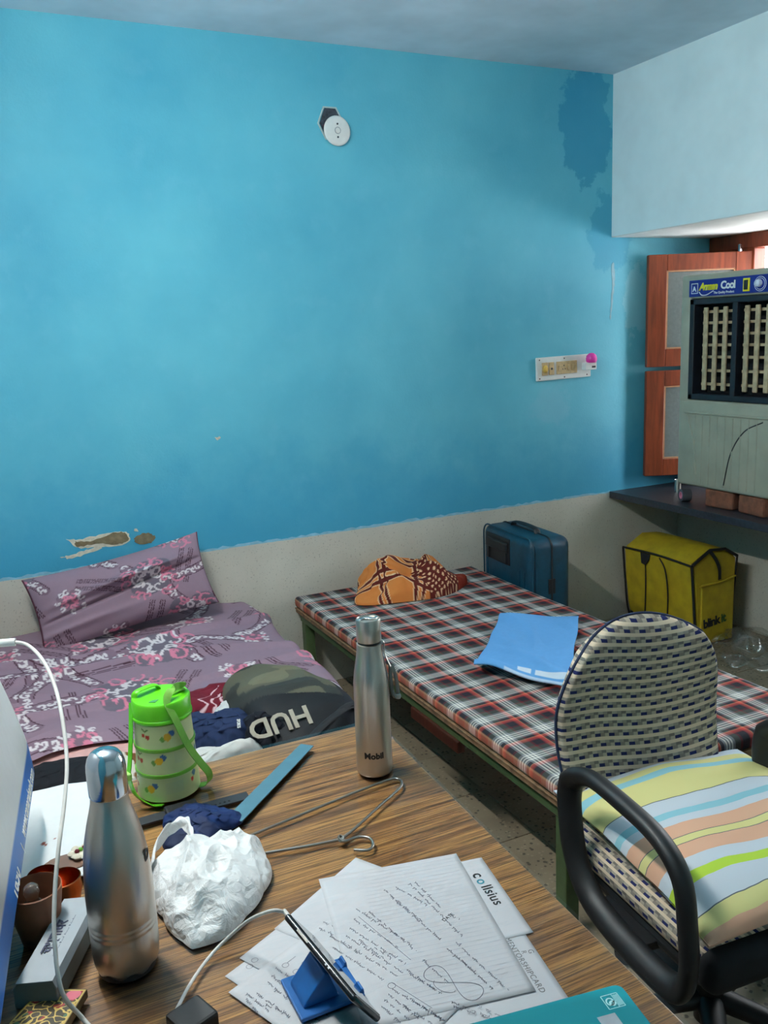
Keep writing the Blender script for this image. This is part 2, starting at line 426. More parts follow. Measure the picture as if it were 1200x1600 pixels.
# ================================================================= ROOM SHELL
XL, XR, H, YF = -3.2, 0.0, 2.75, -4.7      # left wall, beam face, ceiling, wall behind the camera
HB, HD, XW = 2.0, 0.705, 0.72              # beam underside, dado / shelf height, window plane
XB = 0.48                                  # wall under the shelf
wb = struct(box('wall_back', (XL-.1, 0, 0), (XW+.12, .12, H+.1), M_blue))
dado = struct(box('wall_back_dado', (XL, -.006, 0), (XB, 0, HD), M_dado, wb))
fl = struct(box('floor', (XL-.1, YF-.1, -.1), (XW+.1, .1, -.006), M_grout))
tile_me = None
for i in range(10):
    for j in range(11):
        x0, y0 = -2.46+i*.3, -3.3+j*.3
        if x0 > XB-.05: continue
        lo = (.0015, .0015, -.006); hi = (.2985, .2985, 0)
        if tile_me is None:
            t_ = box('tile', lo, hi, M_tile, fl, .001, 1); tile_me = t_.data
        else: t_ = link(bpy.data.objects.new('tile', tile_me), fl)
        t_.location = (x0, y0, 0)
ceil = struct(box('ceiling', (XL-.1, YF-.1, H), (XW+.1, .1, H+.1), M_ceil))
wl = struct(box('wall_left', (XL-.1, YF, 0), (XL, 0, H), M_blue))
struct(box('wall_left_dado', (XL, YF, 0), (XL+.006, -.007, HD), M_dado, wl))
wf = struct(box('wall_front', (XL-.1, YF-.1, 0), (XW+.12, YF, H), M_pale))
wr = struct(box('wall_right', (XR, -2.2, HB), (XW+.1, 0, H), M_pale))
struct(box('wall_right_soffit', (XR+.001, -2.2, HB-.004), (XW+.1, 0, HB), M_white, wr))
struct(box('wall_right_near', (XR, YF, 0), (XW+.12, -2.2, H), M_pale, wr))
struct(box('wall_right_lower', (XB, -2.2, 0), (XW+.12, 0, HD-.04), M_dado, wr))
# wall of the bay round the window opening
struct(box('wall_right_sill', (XW, -2.2, HD-.04), (XW+.12, 0, .76), M_blue, wr))

# bare plaster where the paint has fallen
def blotch(name, pts, mat, y, seed, parent):
    P = spline([(x, 0, z) for x, z in pts]+[(pts[0][0], 0, pts[0][1])], 6)[:-1]
    r = random.Random(seed)
    bm = bmesh.new(); v = [bm.verts.new((p.x+r.uniform(-.003, .003), y, p.z+r.uniform(-.003, .003))) for p in P]
    f = bm.faces.new(v); g = bmesh.ops.extrude_face_region(bm, geom=[f])
    for q in g['geom']:
        if isinstance(q, bmesh.types.BMVert): q.co.y = y-.0015
    return from_bm(name, bm, mat, parent)
blotch('lime_coat_patch', [(-2.72, .83), (-2.66, .825), (-2.56, .835), (-2.49, .83), (-2.48, .79), (-2.53, .776), (-2.62, .784), (-2.68, .79)], M_limecoat, 0, 1, wb)
blotch('bare_plaster_patch', [(-2.69, .818), (-2.62, .812), (-2.54, .832), (-2.497, .826), (-2.484, .792), (-2.53, .783), (-2.6, .797), (-2.68, .796)], M_plaster, -.0016, 2, wb)
blotch('lime_coat_patch', [(-2.75, .762), (-2.70, .767), (-2.64, .78), (-2.59, .778), (-2.64, .762), (-2.71, .752)], M_limecoat, 0, 3, wb)
blotch('bare_plaster_patch', [(-2.46, .80), (-2.43, .812), (-2.395, .81), (-2.375, .79), (-2.4, .77), (-2.45, .775)], M_plaster, 0, 4, wb)
blotch('bare_plaster_patch', [(-2.455, .836), (-2.445, .836), (-2.442, .826), (-2.453, .825)], M_limecoat, 0, 5, wb)
blotch('blistered_paint', [(.0, 1.86), (.016, 1.87), (.022, 1.78), (.012, 1.70), (.0, 1.60), (-.006, 1.62), (.004, 1.72)], simple('lifted_blue_paint', (140, 178, 188), .7), 0, 6, wb)
blotch('chipped_paint', [(-2.09, 1.178), (-2.07, 1.182), (-2.068, 1.172), (-2.085, 1.168)], M_limecoat, 0, 8, wb)
# brushy white edge along the top of the dado
pts = []
bm = bmesh.new(); r = random.Random(5); prev = None
for i in range(140):
    x = -3.1 + i*(3.1/139)
    a = bm.verts.new((x, -.0062, HD-.003-r.uniform(0, .003))); b = bm.verts.new((x, -.0062, HD+.001+r.uniform(0, .010)*(r.random() < .8)))
    if prev: bm.faces.new((prev[0], a, b, prev[1]))
    prev = (a, b)
from_bm('trim_paint_edge', bm, simple('pale_blue_brush_edge', (134, 186, 206), .8), wb)

# ---- window frame and casements
win = struct(thing('window_1', 'red brown wooden window behind the cooler with open casements', 'window', (0, 0, 0)))
del win['category']
for lo, hi in (((XW-.06, -2.2, 1.92), (XW+.02, 0, HB-.004)), ((XW-.06, -2.2, .74), (XW+.02, 0, .80)), ((XW-.06, -.30, .80), (XW+.02, 0, 1.92)),
               ((XW-.06, -.93, .80), (XW+.02, -.87, 1.92)), ((XW-.06, -1.56, .80), (XW+.02, -1.50, 1.92)), ((XW-.06, -2.2, .80), (XW+.02, -2.13, 1.92))):
    box('window_frame', lo, hi, M_sheesham, win, .004)
for k in range(9): box('window_bar', (XW, -.40-k*.2, .8), (XW+.012, -.388-k*.2, 1.92), M_darkwood, win)
def casement(loc, ang, z0, z1, w, name):
    T = Matrix.Translation(loc) @ Matrix.Rotation(ang, 4, 'Z')
    st = .095
    e = bpy.data.objects.new(name, None); link(e, win)
    bm = bmesh.new()
    for lo, hi in (((0, -.017, z0), (st, .017, z1)), ((w-st, -.017, z0), (w, .017, z1)), ((st, -.017, z0), (w-st, .017, z0+.09)), ((st, -.017, z1-.08), (w-st, .017, z1))):
        bm_box(bm, lo, hi, .003, 1, T)
    from_bm('casement_frame', bm, M_sheesham, e)
    box('pane', (st-.004, -.003, z0+.086), (w-st+.004, .003, z1-.076), M_frost, e, M=T)
    bm = bmesh.new()
    for lo, hi in (((st, -.013, z0+.09), (st+.008, .013, z1-.08)), ((w-st-.008, -.013, z0+.09), (w-st, .013, z1-.08)), ((st, -.013, z0+.09), (w-st, .013, z0+.097)), ((st, -.013, z1-.087), (w-st, .013, z1-.08))):
        bm_box(bm, lo, hi, 0, 1, T)
    from_bm('glazing_bead', bm, mat_bead, e)
mat_bead = simple('pale_glazing_putty', (176, 128, 92), .6)
ang0 = math.atan2(-.05+.28, .2-.7)
for z0, z1 in ((.775, 1.325), (1.345, 1.905)): casement((.68, -.278, 0), ang0, z0, z1, .54, 'casement')
for z0, z1 in ((.81, 1.345), (1.36, 1.91)): casement((.68, -2.12, 0), radians(172), z0, z1, .54, 'casement')
box('window_latch', (.60, -.262, 1.905), (.615, -.25, 1.94), M_chrome, win, .002)

# ---- stone shelf
sh = tag(box('stone_shelf', (-.004, -2.19, HD-.032), (XW-.002, -.007, HD+.003), M_stone, None, .003), 'black polished stone shelf running along the window bay', 'shelf')

# ---- ceiling-side tube light on the left wall
tl = thing('tube_light', 'white batten tube light high on the left wall', 'light', (XL, -1.7, 2.5))
box('batten', (0, -.64, -.03), (.045, .64, .03), M_white_pl, tl, .004)
for s in (-1, 1): box('tube_holder', (.045, s*.61-.012, -.018), (.085, s*.61+.012, .018), M_white_pl, tl, .003)
t = NT('lit_tube'); em = t.n('ShaderNodeEmission'); em.inputs[0].default_value = (1.0, .985, .93, 1); em.inputs[1].default_value = TUBE_STRENGTH
t.t.links.new(em.outputs[0], t.out.inputs[0])
tube('tube', [(.075, -.598, 0), (.075, .598, 0)], .013, t.m, tl, 14)

# ---- switchboard and round cover on the back wall
sb = thing('switchboard', 'white switchboard with yellowed switches on the blue wall', 'switchboard', (-.30, 0, 1.37), 0)
Msb = Matrix.Rotation(radians(-1), 4, 'Y')
box('backing_plate', (-.168, -.012, -.056), (.165, 0, .058), M_white_pl, sb, .004, M=Msb)
M_bone = simple('yellowed_plastic', (196, 166, 122), .5, var=.08, nscale=60)
for x0, x1 in ((-.138, -.104), (-.096, -.066), (-.05, .075)): box('module_plate', (x0, -.018, -.030), (x1, -.012, .032), M_bone, sb, .002, M=Msb)
lathe('regulator_knob', [(0, 0), (.013, 0), (.013, .008), (.009, .014), (0, .014)], simple('amber_knob', (214, 170, 78), .4), sb, 20, Msb @ Matrix.Translation((-.121, -.017, 0)) @ Matrix.Rotation(pi/2, 4, 'X'), 1., 1.5)
for x in (-.081,): lathe('socket_hole', [(0, 0), (.006, 0), (.006, .001), (0, .001)], M_ink, sb, 16, Msb @ Matrix.Translation((x, -.0175, 0)) @ Matrix.Rotation(pi/2, 4, 'X'))
for x, z, rr in ((-.007, .011, .0035), (-.014, -.006, .0028), (0, -.006, .0028)): lathe('socket_hole', [(0, 0), (rr, 0), (rr, .001), (0, .001)], M_ink, sb, 12, Msb @ Matrix.Translation((x, -.0175, z)) @ Matrix.Rotation(pi/2, 4, 'X'))
for x in (-.036, .022, .045): box('switch', (x-.008, -.024, -.014), (x+.008, -.017, .014), M_bone, sb, .003, M=Msb)
for x, z in ((-.15, -.045), (0, .046), (.0, -.046), (.14, -.044), (-.15, .046), (.14, .046)): lathe('screw', [(0, 0), (.004, 0), (.003, .002), (0, .002)], M_darkwood, sb, 10, Msb @ Matrix.Translation((x, -.0115, z)) @ Matrix.Rotation(pi/2, 4, 'X'))
bu = thing('night_lamp', 'pink night lamp bulb plugged into the switchboard end', 'lamp', (-.165, -.02, 1.378))
box('plug_body', (-.036, -.034, -.026), (.034, 0, .012), M_white_pl, bu, .004)
lathe('bulb', [(0, .040), (.012, .038), (.023, .028), (.028, .012), (.027, 0), (.022, -.008), (0, -.008)][::-1], simple('pink_glass', (232, 62, 160), .25, var=.03), bu, 28, Matrix.Translation((.003, -.03, .018)))
box('plug_label', (.003, -.0348, -.016), (.026, -.034, -.006), M_ink, bu)

fb = thing('fan_box', 'open junction box recess half covered by a round white plate', 'fan box', (-1.49, 0, 2.44))
Mr = Matrix.Rotation(pi/2, 4, 'X')
M_hole = simple('dark_wall_cavity', (50, 54, 62), .9, var=.4, nscale=60)
prism('recess', [(-.030, .060), (.018, .060), (.040, .02), (.03, -.05), (-.03, -.05), (-.055, .0)], 0, .003, M_hole, fb, Mr)
bm = bmesh.new()
ring = [(-.034, .064), (.022, .064), (.046, .02), (.03, -.06), (-.03, -.06), (-.062, .0)]
V, F = [], []
tube('', [(x, 0, z) for x, z in ring], .004, None, None, 8, True, into=(V, F))
mo('recess_rim', V, F, simple('chipped_paint_rim', (178, 196, 196), .8), fb)
tube('loose_wire', spline([(-.04, -.004, -.01), (-.02, -.006, .008), (-.01, -.006, .002), (-.03, -.006, -.015)], 6), .002, M_maroon, fb, 6)
lathe('round_cover_plate', [(0, 0), (.057, 0), (.060, .003), (.058, .007), (.050, .009), (0, .010)], M_white_pl, fb, 40, Matrix.Translation((.018, -.008, -.028)) @ Mr)
lathe('plate_ring', [(.011, 0), (.014, 0), (.014, .002), (.011, .002)], simple('plate_grey_line', (160, 166, 168), .5), fb, 24, Matrix.Translation((.018, -.0175, -.028)) @ Mr, closed=False)  # thin grey ring on the face of the round plate
for z in (.026, -.026): lathe('plate_screw', [(0, 0), (.004, 0), (.004, .002), (0, .002)], M_hole, fb, 12, Matrix.Translation((.018, -.0175, -.028+z)) @ Mr)

# ================================================================= BED WITH CHECKED MATTRESS
BX0, BX1, BY0, BY1 = -1.795, -.875, -1.985, -.03
cot = thing('steel_cot', 'olive green angle steel cot under the checked mattress', 'bed', (0, 0, 0))
ZR = .372
for x0, x1 in ((BX0+.012, BX0+.044), (BX1-.044, BX1-.012)): box('side_rail', (x0, BY0+.02, ZR-.038), (x1, BY1-.02, ZR), M_green_paint, cot, .003)
for y0, y1 in ((BY0+.02, BY0+.05), (BY1-.05, BY1-.02)): box('end_rail', (BX0+.044, y0, ZR-.038), (BX1-.044, y1, ZR), M_green_paint, cot, .003)
for x in (BX0+.012, BX1-.054):
    for y in (BY0+.03, BY1-.08): box('leg', (x, y, 0), (x+.042, y+.046, ZR-.038), M_green_paint, cot, .003)
for k in range(3): box('cross_bar', (BX0+.044, -1.5+k*.5, ZR-.03), (BX1-.044, -1.47+k*.5, ZR-.004), M_green_paint, cot)
box('rail_batten', (BX0+.002, -1.43, ZR-.075), (BX0+.03, -1.12, ZR-.036), M_darkwood, cot, .003)
box('plywood_board', (BX0, BY0, ZR), (BX1, BY1, ZR+.016), M_ply, cot, .001)
box('plywood_board', (BX0-.004, BY0-.004, ZR+.0165), (BX1+.002, BY1, ZR+.022), M_ply, cot, .001)
# mattress: soft box
nx, ny = 60, 110
def soft_slab(name, x0, x1, y0, y1, z0, z1, rad, mat, parent, wob=.003, seed=1, n=(60, 110)):
    bm = bmesh.new(); bm_box(bm, (x0, y0, z0), (x1, y1, z1), rad, 4)
    bmesh.ops.subdivide_edges(bm, edges=[e for e in bm.edges if e.calc_length() > .2], cuts=24, use_grid_fill=True)
    P = np.array([v.co for v in bm.verts]); w = sines(P[:, 0], P[:, 1], 9, seed)*wob
    for v, d in zip(bm.verts, w):
        if v.co.z > (z0+z1)/2: v.co.z += d
    return from_bm(name, bm, mat, parent, True)
mt = soft_slab('checked_mattress', BX0-.004, BX1+.004, BY0-.004, BY1+.004, ZR+.0225, .441, .016, M_plaid, None)
tag(mt, 'thin red, black and white checked mattress on the green cot', 'mattress')

# orange blanket heap
def heap(name, c, rx, ry, h, seed, colf, mat, rz=0., fold=.25, fs=16, n=110, base=0., power=.45, wavy=.10, label=None, cat=None, flat=0.):
    th = np.linspace(0, 2*pi, n*2); rr = np.linspace(0, 1, n)
    R, T = np.meshgrid(rr, th, indexing='ij')
    edge = 1+wavy*np.sin(2*T+seed)+wavy*.7*np.sin(3*T+2*seed)+wavy*.5*np.sin(5*T+seed*3)
    lx, ly = R*np.cos(T)*edge, R*np.sin(T)*edge
    d = np.clip(1-R**2, 0, 1)**power
    rd = ridged(lx*rx*10, ly*ry*10, fs*.12, seed)
    hz = h*d*(1-fold+fold*rd+.25*sines(lx, ly, 3.2, seed+9)*(1-flat))
    hz = np.maximum(hz, .004*(R < .999))
    cr, sr = cos(rz), sin(rz)
    X = c[0]+(lx*rx*cr-ly*ry*sr); Y = c[1]+(lx*rx*sr+ly*ry*cr); Z = c[2]+base+hz
    Z[-1, :] = c[2]
    # frilly folds: horizontal push
    pw = .011*min(1., min(rx, ry)/.13); X = X+pw*sines(Z*4+lx*2, ly*2, 9, seed+4)*d; Y = Y+pw*sines(lx*2, Z*4+ly*2, 9, seed+5)*d
    px_, py_ = lx*rx, ly*ry
    seg = np.sqrt(np.diff(px_, axis=0)**2+np.diff(py_, axis=0)**2+np.diff(hz, axis=0)**2)
    s_arc = np.vstack([np.zeros((1, px_.shape[1])), np.cumsum(seg, axis=0)]); nr = np.hypot(px_, py_)+1e-9
    col = colf(px_, py_, d, px_/nr*s_arc, py_/nr*s_arc) if colf else None
    o = grid(name, X, Y, Z, mat, None, col)
    return tag(o, label, cat) if label else o
def blanket_col(lx, ly, q, X, Y):
    base = np.array(lin((206, 122, 58))); brown = np.array(lin((88, 24, 16))); cream = np.array(lin((226, 182, 140))); rust = np.array(lin((128, 38, 18)))
    # distorted sheet coordinates so the check runs over the folds
    u = X*.95+.006*sines(lx, ly, 26, 3); v = Y*.95+.006*sines(lx, ly, 26, 4)
    a = radians(28); uu = u*cos(a)-v*sin(a); vv = u*sin(a)+v*cos(a)
    out = np.ones(lx.shape+(3,))*base
    def lines(f, per, at, w, c):
        m = np.abs(((f/per-at+.5) % 1)-.5)*per < w; out[m] = c
    for f in (uu, vv):
        for at in (.12, .33): lines(f, .175, at, .0125, cream)
    for f in (uu, vv):
        for at in (.12, .33): lines(f, .175, at, .0078, brown)
    dots = (lx > .0) & (lx < .19) & (ly < -.02)
    dots = dots | (lx > .20)
    out[dots] = brown
    pu, pv = uu/.022, vv/.022; pv2 = pv+.5*(np.floor(pu) % 2)
    pd = np.hypot(pu-np.floor(pu)-.5, pv2-np.floor(pv2)-.5)
    out[dots & (pd < .25)] = cream
    out[(lx > .17) & (ly < .02) & (q < .80)] = rust
    return out
heap('orange_blanket', (-1.315, -.215, .4425), .30, .165, .155, 5, blanket_col, M_attr, radians(2), .45, 13, 190, power=.36, label='crumpled orange and brown checked blanket heaped at the wall end of the cot', cat='blanket')

# blue towel
TW = [Vector((-1.605, -1.235)), Vector((-1.215, -.80)), Vector((-.985, -1.0)), Vector((-1.42, -1.50))]
uu, vv = np.meshgrid(np.linspace(0, 1, 120), np.linspace(0, 1, 80), indexing='ij')
P0, P1, P2, P3 = [np.array(p) for p in TW]
XY = (1-uu)[..., None]*(1-vv)[..., None]*P0+uu[..., None]*(1-vv)[..., None]*P1+uu[..., None]*vv[..., None]*P2+(1-uu)[..., None]*vv[..., None]*P3
Xt, Yt = XY[..., 0]+.006*sines(uu, vv, 8, 1), XY[..., 1]+.006*sines(uu, vv, 8, 2)
Zt = .4505+.020*(ridged(uu*3, vv*1.2, 1.2, 8)*.5+.5)+.008*np.clip(ridged(uu*3, vv*3, 2.6, 18), 0, 1)*np.minimum(1, np.minimum(uu, 1-uu)*6)*np.minimum(1, np.minimum(vv, 1-vv)*8)+.022*np.exp(-((uu-.93)/.07)**2)*(.6+.4*np.sin(vv*7))+.02*np.exp(-((uu+.35*vv-.42)/.05)**2)*vv*.7
roll = np.exp(-((uu-.03)/.05)**2); Zt = Zt+.03*roll*np.exp(-((vv-.12)/.25)**2)
ct = np.ones(uu.shape+(3,))*np.array(lin((98, 158, 212)))
ct[(uu > .045) & (uu < .10) & (vv > .42)] = lin((206, 216, 226)); ct[(uu > .045) & (uu < .10) & (vv > .58) & (vv < .63)] = lin((98, 158, 212)); ct[(uu < .02) & (vv > .3)] = lin((180, 200, 222))
tag(grid('bath_towel', Xt, Yt, Zt, attr_mat('blue_terry', .95, .6, 500), None, ct, .006), 'light blue towel with a white stripe lying on the checked mattress', 'towel')

# ================================================================= SECOND BED
c2 = thing('corner_cot', 'low cot under the mauve bedsheet in the left corner', 'bed', (0, 0, 0))
for x in (-3.15, -2.09):
    for y in (-1.44, -.10): box('leg', (x, y, 0), (x+.045, y+.045, .30), M_green_paint, c2, .003)
for x0, x1 in ((-3.17, -3.13), (-2.08, -2.04)): box('side_rail', (x0, -1.48, .30), (x1, -.03, .34), M_green_paint, c2, .003)
for y0, y1 in ((-1.48, -1.44), (-.07, -.03)): box('end_rail', (-3.13, y0, .30), (-2.08, y1, .34), M_green_paint, c2, .003)
box('plywood_board', (-3.18, -1.49, .34), (-2.05, -.02, .356), M_ply, c2, .001)
pm = soft_slab('pink_mattress', -3.185, -2.025, -1.49, -.015, .3565, .446, .03, M_pink, None, .004, 4)
tag(pm, 'pale pink quilted mattress showing below the mauve bedsheet', 'mattress')

# ---- the print of the sheet: strokes rasterised on a canvas
class Canvas:
    def __init__(s, w, h, res, base):
        s.w, s.h, s.res = w, h, res
        s.a = np.ones((int(w/res), int(h/res), 3))*np.array(lin(base))
        s.gx, s.gy = np.meshgrid(np.arange(s.a.shape[0])*res, np.arange(s.a.shape[1])*res, indexing='ij')
    def dot(s, x, y, r, c):
        i0, i1 = int((x-r)/s.res), int((x+r)/s.res)+2; j0, j1 = int((y-r)/s.res), int((y+r)/s.res)+2
        i0, j0 = max(i0, 0), max(j0, 0); i1, j1 = min(i1, s.a.shape[0]), min(j1, s.a.shape[1])
        if i1 <= i0 or j1 <= j0: return
        m = (s.gx[i0:i1, j0:j1]-x)**2+(s.gy[i0:i1, j0:j1]-y)**2 <= r*r
        s.a[i0:i1, j0:j1][m] = c
    def line(s, pts, w, c):
        c = np.array(lin(c))
        for (x0, y0), (x1, y1) in zip(pts[:-1], pts[1:]):
            n = max(2, int(math.hypot(x1-x0, y1-y0)/(s.res*.8)))
            for k in range(n): s.dot(x0+(x1-x0)*k/n, y0+(y1-y0)*k/n, w/2, c)
    def spiral(s, x, y, r, a0, turn, w, c, dirn=1):
        pts = [(x+r*(1-k/22)*cos(a0+dirn*turn*k/22), y+r*(1-k/22)*sin(a0+dirn*turn*k/22)) for k in range(21)]
        s.line(pts, w, c)
    def at(s, u, v):
        i = np.clip((u/s.res).astype(int), 0, s.a.shape[0]-1); j = np.clip((v/s.res).astype(int), 0, s.a.shape[1]-1)
        return s.a[i, j]
def floral(cv, seed):
    r = random.Random(seed)
    Wh, Pk, Dk, Gy, Md = (212, 202, 204), (204, 120, 142), (66, 36, 50), (106, 96, 108), (122, 98, 112)
    step = .36
    for ix in range(-1, int(cv.w/step)+2):
        for iy in range(-1, int(cv.h/step)+2):
            cx, cy = ix*step+(.2 if iy % 2 else 0)+r.uniform(-.02, .02), iy*step*.8+r.uniform(-.02, .02)
            # broad arcs with scrolls between
            a0 = r.uniform(0, 2*pi); R = .30
            arc = [(cx+R*cos(a0+k*.05), cy+R*sin(a0+k*.05)) for k in range(30)]
            cv.line(arc, .044, Md)
            for q in (-.024, .024): cv.line([(cx+(R+q)*cos(a0+k*.05), cy+(R+q)*sin(a0+k*.05)) for k in range(30)], .0045, Dk)
            for k in range(0, 30, 2): cv.spiral(arc[k][0], arc[k][1], .018, r.uniform(0, 6), 5, .009, Wh, r.choice((-1, 1)))
            # triple pinstripes
            b = r.uniform(0, pi); ox, oy = cx+step/2, cy+.05
            for q in (-.034, -.024, -.014, .014, .024, .034):
                p0 = (ox+q*cos(b), oy+q*sin(b)); cv.line([(p0[0]-.11*sin(b)*k/6, p0[1]+.11*cos(b)*k/6) for k in range(-6, 7)], .0042, Dk)
    for ix in range(-1, int(cv.w/step)+2):
        for iy in range(-1, int(cv.h/step)+2):
            cx, cy = ix*step+(.2 if iy % 2 else 0)+.02, iy*step*.8+.02
            big = (ix+iy) % 2 == 0
            n = 30 if big else 16; rad = .12 if big else .065
            for k in range(3 if big else 2):
                for q in range(10): cv.dot(cx+r.uniform(-.6, .6)*rad, cy+r.uniform(-.6, .6)*rad, rad*.35, np.array(lin(Gy if big else Md)))
            for k in range(n):
                a = 2*pi*k/n*2.0+r.uniform(-.2, .2); d = rad*(.25+.8*(k/n))
                cv.spiral(cx+d*cos(a), cy+d*sin(a), rad*r.uniform(.20, .34), a+r.uniform(-1, 1), 5.2, .0095, Pk if (k > n*.45) == big else Wh, r.choice((-1, 1)))
CV = Canvas(1.9, 1.9, .0022, (140, 116, 130)); floral(CV, 4)
# bedsheet over the mattress: u across (x), v along (y)
u, v = np.meshgrid(np.linspace(0, 1.44, 330), np.linspace(0, 1.08, 270), indexing='ij')
wv = .024*sines(u, v, 7, 21)+.016*np.clip(ridged(u*1.5, v*5, 1.8, 22), 0, 1)+.008*np.clip(ridged(u*6, v*3, 1.8, 24), 0, 1)
Lx = 1.13   # width lying flat, the rest falls over the right side
drop = np.clip(u-Lx, 0, None); rad = .05
ang = np.clip(drop/rad, 0, pi/2)
Xs = -3.18+np.minimum(u, Lx)+rad*np.sin(ang)+.02*np.sin(v*9)*np.clip((u-.8)*2, 0, 1)-.05*np.clip((v-.5), 0, 1)*np.clip(u-.6, 0, 1)
Zs = .4605-rad*(1-np.cos(ang))-np.clip(drop-rad*pi/2, 0, None)+np.abs(wv)*np.clip((Lx-u)*8, 0, 1)*.8+.022*np.exp(-((v-.30-.12*np.sin(u*3))/.022)**2)+.020*np.exp(-((v-.62+.10*np.sin(u*2+1))/.022)**2)+.018*np.exp(-((v-.80-.05*np.sin(u*4))/.018)**2)
vend = .05*np.sin(u*5)+.04*np.sin(u*11+1)
Ys = -.02-v*(1+.06*vend/.05*(v > .8)*((v-.8)/.28))
Zs = np.where(v > 1.04, Zs-.010*(v-1.04)/.04, Zs)
cs = CV.at(u+.05, v+.1)
tag(grid('bedsheet', Xs, Ys, Zs, M_sheet, None, cs), 'mauve bedsheet with pink and white scroll flowers spread on the pink mattress', 'bedsheet')
# pillow leaning on the wall
CV2 = Canvas(.95, .6, .002, (142, 118, 132)); floral(CV2, 9)
s_, t_ = np.meshgrid(np.linspace(-1, 1, 170), np.linspace(-1, 1, 110), indexing='ij')
def pillow_half(sgn):
    puff = np.clip((1-np.abs(s_)**2.6)*(1-np.abs(t_)**2.6), 0, 1)**.5
    th = .080*puff*(1+.12*sines(s_, t_, 4, 31)+.10*ridged(s_, t_, 2.4, 33)*(1-puff))
    if sgn > 0: th = th+.022*np.exp(-((t_-.28-.22*s_)/.09)**2)*np.clip(1-np.abs(s_), 0, 1)*2-.024*np.exp(-((t_-.02-.30*s_)/.045)**2)*(1-s_**4)+.012*np.exp(-((t_+.45-.15*s_)/.10)**2)*np.clip(-s_+.4, 0, 1)
    pin = 1-.08*(1-puff)*0-.07*(1-s_**2)*np.abs(t_)-.0*s_
    ww = .345*(1-.05*(1-t_**2)*np.abs(s_)); hh = .152*(1-.10*(1-s_**2)*np.abs(t_))
    return ww*s_, hh*t_, sgn*th
PM = Matrix.Translation((-2.545, -.155, .625)) @ Matrix.Rotation(radians(-8), 4, 'Y') @ Matrix.Rotation(radians(68), 4, 'X')
def xf(M, a, b, c):
    Q = np.stack([a.ravel(), b.ravel(), c.ravel(), np.ones(a.size)], 0); Q = np.array(M) @ Q
    return [Q[i].reshape(a.shape) for i in range(3)]
f_ = pillow_half(1); b_ = pillow_half(-1)
A = [np.concatenate([p, q[:, ::-1]], 1) for p, q in zip(f_, b_)]
cp = CV2.at(np.concatenate([s_, s_[:, ::-1]], 1)*.4+.46, np.concatenate([t_, t_[:, ::-1]], 1)*.24+.28)
hem = np.concatenate([np.abs(s_) > .985, np.abs(s_[:, ::-1]) > .985], 1); cp[hem] = lin((96, 50, 66))
tag(grid('pillow', *xf(PM, *A), M_sheet, None, cp), 'mauve flowered pillow propped against the blue wall', 'pillow')

# ---- bundle at the foot: patchwork blanket, clothes, backpack
def patch_col(lx, ly, q, X, Y):
    out = np.ones(lx.shape+(3,))*np.array(lin((210, 200, 186)))
    f = lx*1.0+.35*ly+.02*sines(lx, ly, 14, 3)
    out[f < -.02] = lin((18, 20, 26)); out[(f > .055) & (f < .16)] = lin((112, 72, 34)); out[(ly < -.10)] = lin((200, 188, 176))
    out[(f > -.05) & (f < .01) & (ly > .02)] = lin((18, 20, 26))
    return out
heap('patch_blanket', (-2.83, -1.345, .449), .22, .125, .065, 3, patch_col, M_attr, radians(-10), .2, 12, 90, label='black, white and brown folded blanket at the foot of the mauve bed', cat='blanket')
def maroon_col(lx, ly, q, X, Y):
    out = np.ones(lx.shape+(3,))*np.array(lin((104, 18, 36)))
    for k in (-.012, .016, .044): out[(np.abs(lx-k-.25*ly-.006*np.sin(ly*60)) < .0042) & (ly < .05) & (ly > -.12)] = lin((214, 180, 184))
    return out
cl = lambda c: (lambda lx, ly, q, X, Y: np.ones(lx.shape+(3,))*np.array(lin(c)))
heap('maroon_jersey', (-2.45, -1.10, .449), .17, .12, .09, 8, maroon_col, M_attr, radians(-20), .12, 6, 90, power=.3, label='maroon jersey with three white stripes on the clothes heap', cat='clothing')
heap('white_shirt', (-2.425, -1.245, .449), .085, .09, .105, 12, cl((204, 203, 200)), M_attr, .3, .22, 10, 90, label='white cotton shirt crumpled between the maroon jersey and the backpack', cat='clothing')
heap('navy_shorts', (-2.50, -1.315, .449), .115, .10, .112, 15, cl((28, 42, 74)), M_attr, -.5, .10, 5, 90, power=.3, wavy=.05, label='navy blue shorts with a line of white lettering on the clothes heap', cat='clothing')
heap('white_vest', (-2.515, -1.43, .449), .13, .055, .085, 19, cl((208, 207, 202)), M_attr, -.25, .3, 14, 90, label='white vest crumpled in front of the navy shorts beside the green tiffin', cat='clothing')
heap('maroon_towel', (-2.66, -1.40, .449), .07, .07, .09, 23, cl((66, 22, 28)), M_attr, -.1, .3, 14, 60, label='dark maroon cloth behind the green tiffin', cat='clothing')
heap('black_tshirt', (-2.385, -1.40, .449), .10, .07, .105, 29, cl((14, 17, 28)), M_attr, -.2, .12, 6, 80, power=.3, label='black t-shirt lying against the front of the backpack', cat='clothing')

